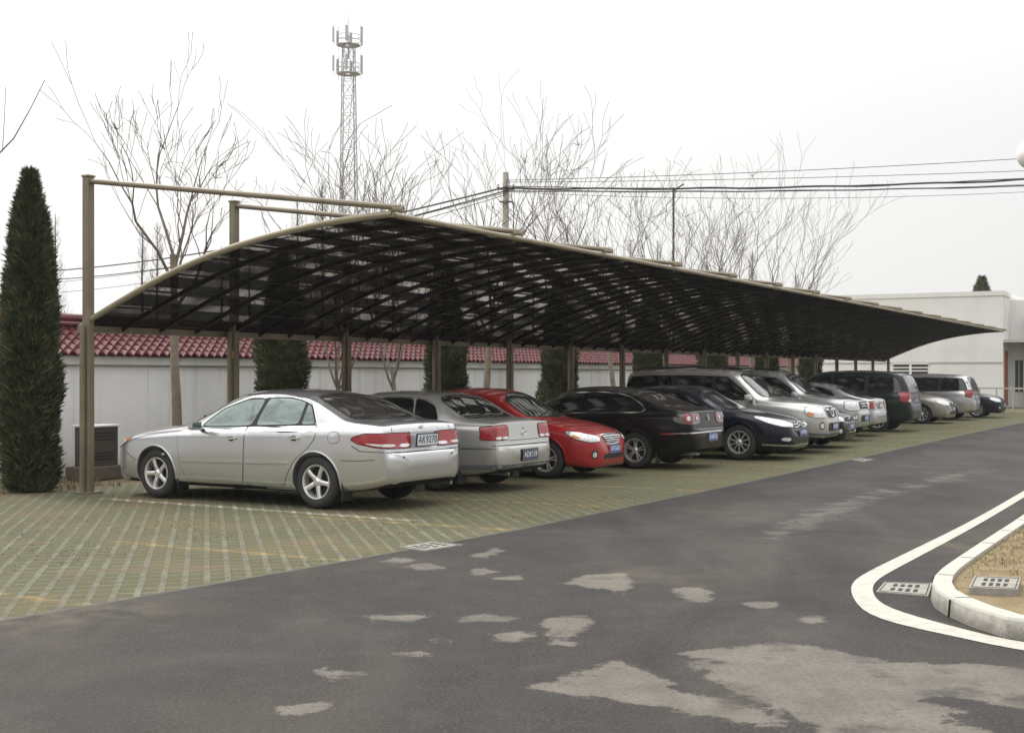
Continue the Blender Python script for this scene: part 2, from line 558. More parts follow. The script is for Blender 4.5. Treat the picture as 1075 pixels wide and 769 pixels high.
def plate(parent, x, z, rear, txt, mat, ink, w=.42, h=.135, y=0.0, tilt=0.0):
    s = -1 if rear else 1
    Mx = Matrix.Translation((x, y, z)) @ Matrix.Rotation(R(-tilt)*s, 4, 'Y')
    p = MB(); p.bbox(-.006, .006, -w/2, w/2, -h/2, h/2, .004, Mx)
    o = p.build('number_plate', mat, parent)
    fr = MB()
    for a in ((-w/2-.01, w/2+.01, h/2-.002, h/2+.01), (-w/2-.01, w/2+.01, -h/2-.01, -h/2+.002), (-w/2-.01, -w/2+.003, -h/2, h/2), (w/2-.003, w/2+.01, -h/2, h/2)):
        fr.box(-.007, .009, a[0], a[1], a[2], a[3], Mx)
    fr.build('plate_frame', M['chrome'] if mat is not M['plate_pale'] else M['plastic'], o)
    me = text_mesh(txt, h*.80)
    # scale text to plate width, put on outer face
    xs = [v.co.x for v in me.vertices]; wd = max(xs)-min(xs); k = w*.88/wd
    for v in me.vertices:
        c = v.co.copy(); v.co = Mx @ Vector((s*(.0075+c.z), s*c.x*k, c.y*1.15))
    me.materials.append(ink); me.name = 'plate_text'
    link_mesh('plate_text', me, o)
    return o

def mirror(body, parent, x, z, sg, mat, big=1.0):
    """door mirror: housing on a stalk"""
    h, n = body.cast(Vector((x, 0, z-.03)), Vector((0, -sg, 0)))
    y = h.y
    bm = bmesh.new(); bmesh.ops.create_cube(bm, size=1)
    for v in bm.verts:
        f_ = v.co.x > 0
        v.co = Vector((v.co.x*.10, v.co.y*.19, v.co.z*.125))*big
        if f_: v.co.y *= .72; v.co.z *= .72
    bmesh.ops.subdivide_edges(bm, edges=bm.edges, cuts=2, use_grid_fill=True)
    for v in bm.verts:
        pass
    bmesh.ops.smooth_vert(bm, verts=bm.verts, factor=.6, use_axis_x=True, use_axis_y=True, use_axis_z=True)
    for v in bm.verts: v.co += Vector((x, y+sg*.15*big, z+.045*big))
    me = bpy.data.meshes.new('mirror'); bm.to_mesh(me); bm.free(); me.materials.append(mat)
    me.polygons.foreach_set('use_smooth', [True]*len(me.polygons)); me.set_sharp_from_angle(angle=R(60))
    o = link_mesh('mirror', me, parent)
    s_ = MB(); s_.bar((x+.01, y-sg*.02, z-.015), (x, y+sg*.09*big, z+.01), .05, .035); s_.build('mirror_stalk', M['plastic'], o)
    g = MB(); g.bbox(x-.056*big, x-.046*big, y+sg*.15*big-.075*big, y+sg*.15*big+.075*big, z+.0*big, z+.09*big, .004); g.build('mirror_glass', M['glass_mirror'], o)
    return o

def car(spec):
    """spec: dict of measured shapes -> a thing whose parts are meshes"""
    global axlez
    L, Wd = spec['L'], spec['W']; h = L/2
    B = Body(L, Wd, spec['top'], spec['bot'], spec['belt'], spec['rail'], spec.get('fplan', FPLAN), spec.get('rplan', RPLAN), spec.get('tumble', .36), spec.get('crown', 3.0), beltin=spec.get('beltin', .945))
    root = thing(spec['name'], spec['label'], spec['cat'], group=spec.get('group'))
    P = spec['paint']; r = spec['r']; axlez = r
    axles = (spec['xf'], spec['xr'])
    me = cut_wheels(B, axles, r+spec.get('gap', .045))
    me.materials.clear(); me.materials.append(P); me.materials.append(M['under'])
    for p in me.polygons:
        if p.normal.z < -.75 and p.center.z < .36: p.material_index = 1
    me.polygons.foreach_set('use_smooth', [True]*len(me.polygons)); me.set_sharp_from_angle(angle=R(38))
    bo = link_mesh('body', me, root)
    # arch lips
    ar = r+spec.get('gap', .045)
    for ax in axles:
        for sg in (-1, 1):
            pts = []
            for k in range(-2, 27):
                th = math.pi*k/24
                x, z = ax+(ar+.004)*math.cos(th), r+(ar+.004)*math.sin(th)
                if z < .2: continue
                hh, n = B.cast(Vector((x, sg, z)), Vector((0, -sg, 0)))
                pts.append(hh+Vector((0, -sg*.004, 0)))
            lip = MB(); lip.tube(pts, .013, 6); lip.build('arch_lip', spec.get('lip', P), bo, smooth=True)
    # wheels
    tw = spec.get('tw', .205)
    for ax in axles:
        for sg in (-1, 1):
            ty, wh, ri = wheel_meshes(spec['wheel'], r, tw)
            yo = sg*(Wd/2-.035-tw/2)
            o = link_mesh('wheel', wh, root); o.location = (ax, yo, r); o.rotation_euler = (0, random.random()*6, 0 if sg < 0 else math.pi)
            for nm, q in (('tyre', ty), ('rim', ri)):
                c = link_mesh(nm, q, o)
    for sg in (-1, 1):
        D = (0, -sg, 0)
        # doors and their windows
        for dr in spec.get('doors', []):
            poly = [(x, sg, z) for x, z in dr['poly']]
            patch(B, poly, D, .0010, 'door_gap', M['seam'], bo, grow=.007, keep=.12, step=.06)
            do = patch(B, poly, D, .0035, 'door', P, root, keep=.12)
            if 'handle' in dr:
                x, z = dr['handle']
                cap = [(x+.095, sg, z), (x+.08, sg, z+.016), (x-.08, sg, z+.018), (x-.095, sg, z), (x-.08, sg, z-.014), (x+.08, sg, z-.014)]
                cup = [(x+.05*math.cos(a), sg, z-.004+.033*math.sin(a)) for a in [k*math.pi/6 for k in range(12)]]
                patch(B, cup, D, .0045, 'handle_cup_shade', M['dish'], do, rnd=False, step=.02)  # dark colour stands in for the shade in the hollow behind the handle
                patch(B, cap, D, .034, 'handle', spec.get('handlemat', P), do, step=.03, skirt=-.014)
        if 'glassband' in spec:
            patch(B, [(x, sg, z) for x, z in spec['glassband']], D, .0041, 'pillar_black', M['plastic'], bo, keep=.08, step=.06)
        for wn in spec.get('windows', []):
            poly = [(x, sg, z) for x, z in wn]
            wo = patch(B, poly, D, .006, 'window', spec.get('sideglass', M['glass']), root, keep=.10)
            patch(B, poly, D, .0045, 'window_seal', M['seam'], wo, grow=.016, keep=.10, step=.06)
        for tr in spec.get('trims', []):    # (pts, width, off, material, name)
            pts, wdt, off, mt, nm = tr
            strip(B, [(x, sg, z) for x, z in pts], wdt, D, off, nm, mt, root)
        if 'mirror' in spec:
            x, z = spec['mirror']; mirror(B, root, x, z, sg, spec.get('mirrormat', P), spec.get('mbig', 1.0))
    # screens
    def band(key, nm, mat, d, pp):
        if key in spec:
            b = spec[key]    # half outline (y>=0) list of (x, y, z)
            full = [(x, y, z) for x, y, z in b] + [(x, -y, z) for x, y, z in reversed(b)]
            o = patch(B, full, d, .006, nm, mat, root, keep=.10, step=.07)
            patch(B, full, d, .0045, 'screen_seal', M['seam'], o, grow=.02, keep=.10, step=.08)
            return o
    ws = band('windscreen', 'windscreen', spec.get('screenglass', M['glass_screen']), (-.75, 0, -.66), 1)
    if ws is not None and 'wipers' in spec:
        for a, b in spec['wipers']:
            w_ = MB(); pts = []
            for k in range(9):
                q = Vector(a).lerp(Vector(b), k/8); hh, n = B.cast(q, Vector((-.75, 0, -.66))); pts.append(hh+n*.018)
            w_.tube(pts, .009, 5); w_.build('wiper', M['plastic'], root)
    band('rearscreen', 'rear_window', spec.get('rearglass', M['glass_rear']), spec.get('rsdir', (.6, 0, -.8)), 1)
    # extra patches: dict(poly=[(x,y,z)..], d=(..), off, name, mat, both, step, seam)
    for e in spec.get('extra', []):
        sides = (1, -1) if e.get('both') else (1,)
        for sg in sides:
            poly = [(x, y*sg, z) for x, y, z in e['poly']]
            d = e['d']; d = (d[0], d[1]*sg, d[2])
            kw = dict(step=e.get('step', .04), keep=e.get('keep', .25))
            if e.get('line'):
                o = strip(B, poly, e['line'], d, e.get('off', .002), e['name'], e['mat'], root, step=.05)
            else:
                o = patch(B, poly, d, e.get('off', .006), e['name'], e['mat'], root, rnd=e.get('rnd', True), **kw)
                if e.get('seam'):
                    patch(B, poly, d, e.get('off', .006)*.6, 'lamp_surround' if 'lamp' in e['name'] or 'light' in e['name'] else 'surround', e.get('seammat', M['seam']), o, rnd=e.get('rnd', True), grow=e['seam'], **kw)
            for sub in e.get('sub', []):
                pl = [(x, y*sg, z) for x, y, z in sub['poly']]
                patch(B, pl, d, sub.get('off', e.get('off', .006)+.003), sub['name'], sub['mat'], o, rnd=sub.get('rnd', True), step=.03, keep=.25)
    for fn in spec.get('more', []): fn(B, root)
    B.bm.free()
    return root

def circ(x, y, z, r, n=12, ry=1.0):
    return [(x, y+r*ry*math.cos(2*math.pi*k/n), z+r*math.sin(2*math.pi*k/n)) for k in range(n)]

PUT = [(.975,-.09),(.955,-.16),(.94,-.27),(.94,-.18),(.955,-.24),(.935,-.25),(.95,-.2),(.97,-.16),(.95,-.26),(.98,-.12),(.96,-.32),(.93,-.32),(.95,-.27)]
def put(root, t, s_end, rearout, L, dang=0.0):
    """stand the car in the row: s_end is where its outer end is"""
    k, ds = PUT[len(CARS)]
    root.scale = (k, k, k)
    s = s_end + ds - L*k/2
    c = W(t, s)
    root.location = (c.x, c.y, .006)
    head = math.atan2(-V.y, -V.x) if rearout else math.atan2(V.y, V.x)
    root.rotation_euler = (0, 0, head + dang)

def exhaust(x, y, z):
    def f(B, root):
        m = MB(); m.tube([(x+.35, y, z), (x, y, z)], .03, 12, cap=False); m.tube([(x+.35, y, z), (x+.005, y, z)], .024, 12); m.build('exhaust', M['steel'], root, smooth=True)
    return f
def spoilerbar(pts, w, hgt, mat, name='spoiler'):
    def f(B, root):
        m = MB(); m.tube(pts, w, 8); m.build(name, mat, root, smooth=True)
    return f
def emblem(kind, x, z, s, rear, mat=None, y=0.0):
    """small chrome badge standing on the panel"""
    def f(B, root):
        sg = -1 if rear else 1
        hh, n = B.cast(Vector((x, y, z)), Vector((-sg, 0, 0)))
        X = hh.x + sg*.012
        m = MB()
        def tb(pts, r=.005): m.tube([(X, y+a*sg, z+b) for a, b in pts], r, 5)
        ring = lambda a, b: [(a*math.cos(k*math.pi/10), b*math.sin(k*math.pi/10)) for k in range(21)]
        if kind == 'h':
            q = s*.5
            tb([(-q*1.1, q*.85), (q*1.1, q*.85), (q*.8, -q*.85), (-q*.8, -q*.85), (-q*1.1, q*.85)], .005)
            tb([(-q*.6, q*.6), (-q*.42, -q*.6)], .007); tb([(q*.6, q*.6), (q*.42, -q*.6)], .007); tb([(-q*.5, 0), (q*.5, 0)], .006)
        elif kind == 'oval':
            tb(ring(s*.9, s*.5)); tb([(-s*.5, -.01), (-s*.2, s*.2), (0, -s*.1), (s*.25, s*.2), (s*.5, -.01)], .004)
        elif kind == 'ring':
            tb(ring(s*.55, s*.55), .006); tb([(-s*.35, s*.4), (-s*.12, -s*.4), (0, 0), (s*.12, -s*.4), (s*.35, s*.4)], .005)
        elif kind == 'bar':
            tb(ring(s*.5, s*.5), .007); tb([(-s*.75, 0), (s*.75, 0)], .014)
        elif kind == 'ellipse':
            tb(ring(s*.75, s*.5), .006); tb(ring(s*.3, s*.48), .005); 
        elif kind == 'chevron':
            for q in (0, -.05): tb([(-s*.9, -s*.25+q), (0, s*.35+q), (s*.9, -s*.25+q)], .010)
        elif kind == 'diamonds':
            for a, b in ((0, s*.36), (-s*.42, -s*.34), (s*.42, -s*.34)):
                vs = [(X+sg*.008, y+(a+p)*sg, z+b+q) for p, q in ((0, s*.36), (s*.3, 0), (0, -s*.36), (-s*.3, 0))] if a == 0 else \
                     [(X+sg*.008, y+(a+p)*sg, z+b+q) for p, q in ((s*.22*(-1 if a > 0 else 1), s*.32), (s*.42*(1 if a > 0 else .5), -s*.1), (s*.1, -s*.3), (-s*.42*(1 if a < 0 else .5), -s*.1))]
                vb = [(X, v[1], v[2]) for v in vs]
                m.add(vs+vb, [(0,1,2,3),(3,2,1,0),(0,1,5,4),(1,2,6,5),(2,3,7,6),(3,0,4,7)])
        elif kind == 'star':
            for k in range(4):
                a = k*math.pi/2; tb([(0, 0), (s*.5*math.cos(a), s*.5*math.sin(a))], .008)
        m.build('badge', mat or M['chrome'], root)
    return f
def flaps(pts):
    def f(B, root):
        for x, sg, r in pts:
            m = MB(); y = sg*(B.W/2-.14); m.bbox(x-.008, x+.008, y-.10, y+.10, .11, .36, .005); m.build('mud_flap', M['plastic'], root)
    return f
# ------------------------------------------------------------------ the thirteen cars
SB = lambda L, zr=.30, zf=.26, s=.19: [(-L/2,zr+.2),(-L/2+.015,zr+.05),(-L/2+.10,zr),(-L/2+.5,s+.04),(-L/2+1.0,s),(L/2-1.1,s),(L/2-.5,s+.01),(L/2-.12,zf-.03),(L/2-.02,zf+.05),(L/2,zf+.18)]
GR = 'cars parked side by side under the canopy'
# z of tail / nose pieces are measured per car
def rearlights(xin, xside, yin, yside, ztop, zbot, zts=None, zbs=None, clear=None, mat='lens_red', seam=.012, wrapx=None):
    """lamp wrapping the rear corner; inner edge at y=yin on the tail, outer edge at x=xside on the flank"""
    zts = zts if zts is not None else ztop; zbs = zbs if zbs is not None else zbot
    wx = wrapx or xin+.03
    P_ = [(xin, yin, ztop), (wx, yside*.93, (ztop*2+zts)/3+.005), (xside, yside, zts), (xside-.02, yside, (zts+zbs)/2-.01), (xside+.0, yside, zbs), (wx, yside*.93, (zbot*2+zbs)/3), (xin, yin, zbot)]
    e = dict(poly=P_, d=(.78,-.62,0), off=.009, name='tail_lamp', mat=M[mat], both=True, seam=seam, keep=.12)
    subs = []
    for c in (clear or []):
        y0, y1, z0, z1, mt, nm = c
        subs.append(dict(poly=[(xin, y0, z1), (xin+.02, y1, z1), (xin+.02, y1, z0), (xin, y0, z0)], name=nm, mat=M[mt]))
    e['sub'] = subs
    return e

cars = []
def accord():
    L, Wd = 4.80, 1.80
    z = dict(name='parked_car', cat='car', label='silver sedan nearest the camera, parked nose to the wall beside the first canopy post', group=GR,
        L=L, W=Wd, r=.325, xf=1.42, xr=-1.32, paint=M['silver'], wheel='five', lip=M['silver'], sideglass=M['glass_mirror'], handlemat=M['chrome'],
        top=[(-2.4,.58),(-2.395,.64),(-2.38,.685),(-2.355,.705),(-2.325,.715),(-2.315,.76),(-2.30,.90),(-2.275,1.00),(-2.22,1.045),(-1.78,1.09),(-1.42,1.24),(-1.05,1.385),(-.7,1.435),(-.35,1.45),(0,1.437),(.22,1.40),(.62,1.22),(1.05,1.02),(1.14,.995),(1.6,.94),(1.98,.865),(2.18,.79),(2.30,.71),(2.37,.60),(2.40,.46)],
        bot=SB(L,.31,.22,.185),
        beltin=.935, belt=[(-2.4,1.0),(-1.9,1.02),(-1.2,.99),(-.4,.965),(.6,.93),(1.1,.90),(1.6,.85),(2.0,.775),(2.4,.62)],
        rail=[(-2.4,1.0),(-2.1,1.035),(-1.75,1.07),(-1.5,1.165),(-1.25,1.275),(-1.0,1.345),(-.5,1.385),(-.1,1.36),(.3,1.23),(.75,1.0),(1.0,.925),(1.3,.90),(1.7,.85),(2.1,.77),(2.4,.62)],
        mirror=(.56,.93), doors=[
          dict(poly=[(.98,.90),(.99,.70),(.93,.42),(.84,.235),(-.12,.235),(-.16,.55),(-.17,.94),(-.27,1.30),(-.45,1.345),(-.12,1.335),(.30,1.20),(.68,.965)], handle=(.04,.825)),
          dict(poly=[(-.185,.55),(-.14,.235),(-.80,.235),(-.87,.40),(-1.0,.58),(-1.22,.74),(-1.34,.88),(-1.30,1.02),(-1.14,1.29),(-.9,1.355),(-.47,1.36),(-.29,1.31),(-.19,.95)], handle=(-1.0,.855))],
        windows=[[(.62,.965),(.28,1.195),(-.10,1.315),(-.38,1.325),(-.24,.985)],
                 [(-.31,.985),(-.44,1.335),(-.80,1.335),(-1.06,1.29),(-1.02,1.02)],
                 [(-1.06,1.02),(-1.10,1.275),(-1.17,1.225),(-1.28,1.03)]],
        trims=[([(.93,.515),(-.13,.53)], .035, .012, M['silver'], 'door_moulding'), ([(-.18,.53),(-.88,.545)], .035, .012, M['silver'], 'door_moulding'),
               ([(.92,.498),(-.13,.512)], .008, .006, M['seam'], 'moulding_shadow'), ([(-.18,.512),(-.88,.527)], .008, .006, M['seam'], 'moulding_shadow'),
               ([(-1.72,.60),(-2.0,.605),(-2.2,.62)], .007, .003, M['seam'], 'bumper_gap'),
               ([(1.02,.25),(-.9,.25)], .012, .004, M['chrome'], 'sill_trim'),
               ([(1.80,.50),(1.9,.54),(2.0,.60)], .007, .003, M['seam'], 'bumper_gap'),
               ([(.66,.958),(.0,.975),(-.6,1.0),(-1.3,1.022)], .012, .009, M['seam'], 'belt_seal')],
        windscreen=[(1.10,0,1.0),(1.04,.40,1.0),(.86,.66,.985),(.32,.56,1.25),(.22,.30,1.36),(.26,0,1.39)],
        wipers=[((1.05,.05,1.03),(.80,.60,1.08)),((1.03,-.5,1.02),(.90,.05,1.1))],
        rearscreen=[(-1.80,0,1.085),(-1.78,.40,1.085),(-1.70,.62,1.09),(-1.20,.57,1.28),(-1.06,.50,1.35),(-1.01,0,1.39)],
        extra=[
          dict(poly=[(-.225,.9,.985),(-.375,.9,1.335),(-.45,.9,1.345),(-.32,.9,.985)], d=(0,-1,0), off=.0056, name='pillar_trim', mat=M['plastic'], both=True, rnd=False),
          dict(poly=[(-1.015,.9,1.01),(-1.055,.9,1.30),(-1.105,.9,1.285),(-1.065,.9,1.01)], d=(0,-1,0), off=.0070, name='window_divider', mat=M['plastic'], both=True, rnd=False),
          dict(poly=[(-2.34,.30,.925),(-2.31,.70,.93),(-2.1,.9,.925),(-1.93,.9,.88),(-1.90,.9,.855),(-2.0,.9,.81),(-2.2,.86,.775),(-2.31,.7,.755),(-2.34,.30,.745)], d=(.72,-.69,0), off=.010, name='tail_lamp', mat=M['lens_red'], both=True, seam=.010, keep=.1,
               sub=[dict(poly=[(-2.34,.32,.80),(-2.33,.52,.80),(-2.33,.52,.76),(-2.34,.32,.76)], name='reversing_lens', mat=M['lens_clear']),
                    dict(poly=[(-2.32,.57,.80),(-2.20,.84,.81),(-2.08,.9,.82),(-2.2,.86,.785),(-2.31,.62,.765)], name='indicator_lens', mat=M['lens_clear'])]),
          dict(poly=[(-2.35,.285,.93),(-2.35,-.285,.93),(-2.35,-.26,.735),(-2.35,.26,.735)], d=(1,0,0), off=.002, name='plate_recess', mat=M['silver_dull'], rnd=False),
          dict(poly=[(-2.35,.29,.955),(-2.35,-.29,.955),(-2.35,-.29,.928),(-2.35,.29,.928)], d=(1,0,0), off=.02, name='trunk_garnish', mat=M['silver'], rnd=False),
          dict(poly=[(-2.38,0,.700),(-2.38,.45,.700),(-2.34,.72,.705),(-2.2,.87,.715),(-2.05,.9,.72),(-1.92,.9,.78)], d=(.85,-.5,0), line=.008, off=.003, name='bumper_gap', mat=M['seam'], both=True),
          dict(poly=[(-2.30,.60,1.0),(-2.33,.62,.93)], d=(1,0,0), line=.006, off=.003, name='trunk_gap', mat=M['seam'], both=True),
          dict(poly=[(-2.38,.50,.63),(-2.38,.50,.655),(-2.38,.52,.655),(-2.38,.52,.63)], d=(1,0,0), off=.006, name='parking_sensor', mat=M['seam'], both=True),
          dict(poly=[(-1.53,.9,.945),(-1.52,.9,.80),(-1.70,.9,.80),(-1.71,.9,.945)], d=(0,-1,0), off=.001, name='filler_gap', mat=M['seam'], step=.05),
          dict(poly=[(-1.536,.9,.939),(-1.526,.9,.806),(-1.694,.9,.806),(-1.704,.9,.939)], d=(0,-1,0), off=.003, name='filler_flap', mat=M['silver'], step=.05),
          dict(poly=[(2.30,.42,.72),(2.1,.72,.80),(1.93,.78,.83),(1.98,.86,.74),(2.2,.78,.64),(2.33,.45,.62)], d=(-.75,-.6,-.2), off=.008, name='headlamp', mat=M['lens_clear'], both=True, seam=.01, sub=[dict(poly=[(1.98,.8,.79),(1.95,.86,.77),(2.0,.86,.74),(2.05,.82,.74)], name='indicator_lens', mat=M['lens_amber'])]),
          dict(poly=[(1.27,.9,.60),(1.27,.9,.575),(1.23,.9,.575),(1.23,.9,.60)], d=(0,-1,0), off=.008, name='side_repeater', mat=M['lens_clear'], both=True, step=.02),
        ],
        more=[emblem('h', -2.32, .985, .06, True), exhaust(-2.36,-.55,.27), flaps([(-1.72,1,0),(-1.72,-1,0),(1.03,1,0)])])
    r = car(z); plate(r, -2.375, .835, True, 'AK9270', M['plate_pale'], M['plate_ink'], w=.44, h=.14, tilt=-6)
    put(r, .62, 5.22, True, L, R(-3.0)); return r

def boxsedan():
    L, Wd = 4.70, 1.76
    z = dict(name='parked_car', cat='car', label='silver boxy sedan with square red tail lamps, between the nearest sedan and the red car', group=GR,
        L=L, W=Wd, r=.315, xf=1.42, xr=-1.28, paint=M['suvgrey'], wheel='five', beltin=.955,
        top=[(-2.35,.56),(-2.345,.61),(-2.33,.645),(-2.30,.66),(-2.265,.67),(-2.258,.73),(-2.245,.88),(-2.22,.985),(-2.15,1.015),(-1.72,1.045),(-1.35,1.23),(-1.08,1.365),(-.8,1.41),(-.4,1.43),(0,1.42),(.25,1.385),(.62,1.20),(1.0,1.0),(1.1,.97),(1.6,.92),(2.0,.86),(2.22,.79),(2.32,.68),(2.345,.55),(2.35,.45)],
        bot=SB(L,.31,.22,.19), belt=[(-2.35,.95),(-1.5,.965),(0,.93),(1.1,.88),(2.0,.80),(2.35,.7)],
        rail=[(-2.35,.96),(-2.0,.995),(-1.72,1.02),(-1.5,1.10),(-1.2,1.27),(-1.0,1.34),(-.5,1.375),(0,1.355),(.3,1.24),(.7,1.02),(1.0,.90),(1.5,.87),(2.35,.7)],
        mirror=(.6,.92), handlemat=M['chrome'], doors=[dict(poly=[(.95,.88),(.93,.42),(.88,.25),(-.13,.25),(-.15,.93),(-.2,1.33),(.28,1.22),(.70,.97)], handle=(.02,.80)),
          dict(poly=[(-.17,.93),(-.15,.25),(-.78,.25),(-.95,.55),(-1.17,.74),(-1.22,.93),(-1.18,1.24),(-.98,1.33),(-.22,1.345)], handle=(-.98,.82))],
        windows=[[(.64,.955),(.27,1.19),(-.14,1.31),(-.13,.97)],[(-.21,.97),(-.22,1.315),(-.80,1.315),(-.85,.98)],[(-.90,.98),(-.86,1.31),(-1.02,1.28),(-1.20,1.20),(-1.30,1.0)]],
        trims=[([(.93,.52),(-.13,.53)], .04, .012, M['suvgrey'], 'door_moulding'), ([(-.17,.53),(-.86,.54)], .04, .012, M['suvgrey'], 'door_moulding'), ([(-1.66,.61),(-2.25,.62)], .008, .003, M['seam'], 'bumper_gap'), ([(-1.70,.66),(-2.2,.665)], .05, .012, M['suvgrey'], 'side_rub_strip')],
        windscreen=[(1.05,0,.985),(.98,.42,.985),(.82,.64,.97),(.34,.56,1.24),(.25,.3,1.35),(.28,0,1.375)],
        rearscreen=[(-1.75,0,1.045),(-1.74,.42,1.045),(-1.68,.62,1.05),(-1.22,.58,1.26),(-1.12,.45,1.33),(-1.09,0,1.355)], rearglass=M['glass'],
        extra=[
          rearlights(-2.27,-2.10,.46,.9,.945,.745,.92,.755,clear=[(.47,.60,.75,.79,'lens_clear','reversing_lens'),(.64,.78,.75,.79,'lens_clear','indicator_lens')]),
          dict(poly=[(-2.30,0,.665),(-2.30,.55,.665),(-2.25,.78,.665),(-2.0,.88,.66),(-1.75,.88,.655)], d=(.85,-.5,0), line=.01, off=.003, name='bumper_gap', mat=M['seam'], both=True),
          dict(poly=[(-2.26,0,.73),(-2.26,.45,.73)], d=(1,0,0), line=.007, off=.003, name='trunk_gap', mat=M['seam'], both=True),
          dict(poly=[(-2.33,0,.36),(-2.33,.5,.36),(-2.28,.76,.365),(-2.0,.88,.36),(-1.75,.88,.35)], d=(.85,-.5,0), line=.07, off=.003, name='lower_valance', mat=M['pgrey'], both=True),
          dict(poly=[(-2.35,.26,.60),(-2.35,-.26,.60),(-2.35,-.26,.43),(-2.35,.26,.43)], d=(1,0,0), off=.002, name='plate_recess', mat=M['plastic'], rnd=False),
          dict(poly=[(2.3,.45,.80),(2.2,.80,.80),(2.0,.86,.80),(2.0,.86,.70),(2.22,.8,.66),(2.32,.45,.66)], d=(-.8,-.6,0), off=.008, name='headlamp', mat=M['lens_clear'], both=True, seam=.01)],
        more=[emblem('star', -2.26, .90, .05, True), emblem('oval', -2.265, .83, .07, True), exhaust(-2.3,.5,.26), flaps([(-1.68,1,0),(-1.68,-1,0)])])
    r = car(z); plate(r, -2.367, .515, True, 'ADK159', M['plate_dark'], M['plate_white'], w=.42, h=.125)
    put(r, 3.3, 5.22, True, L, R(-2.0)); return r

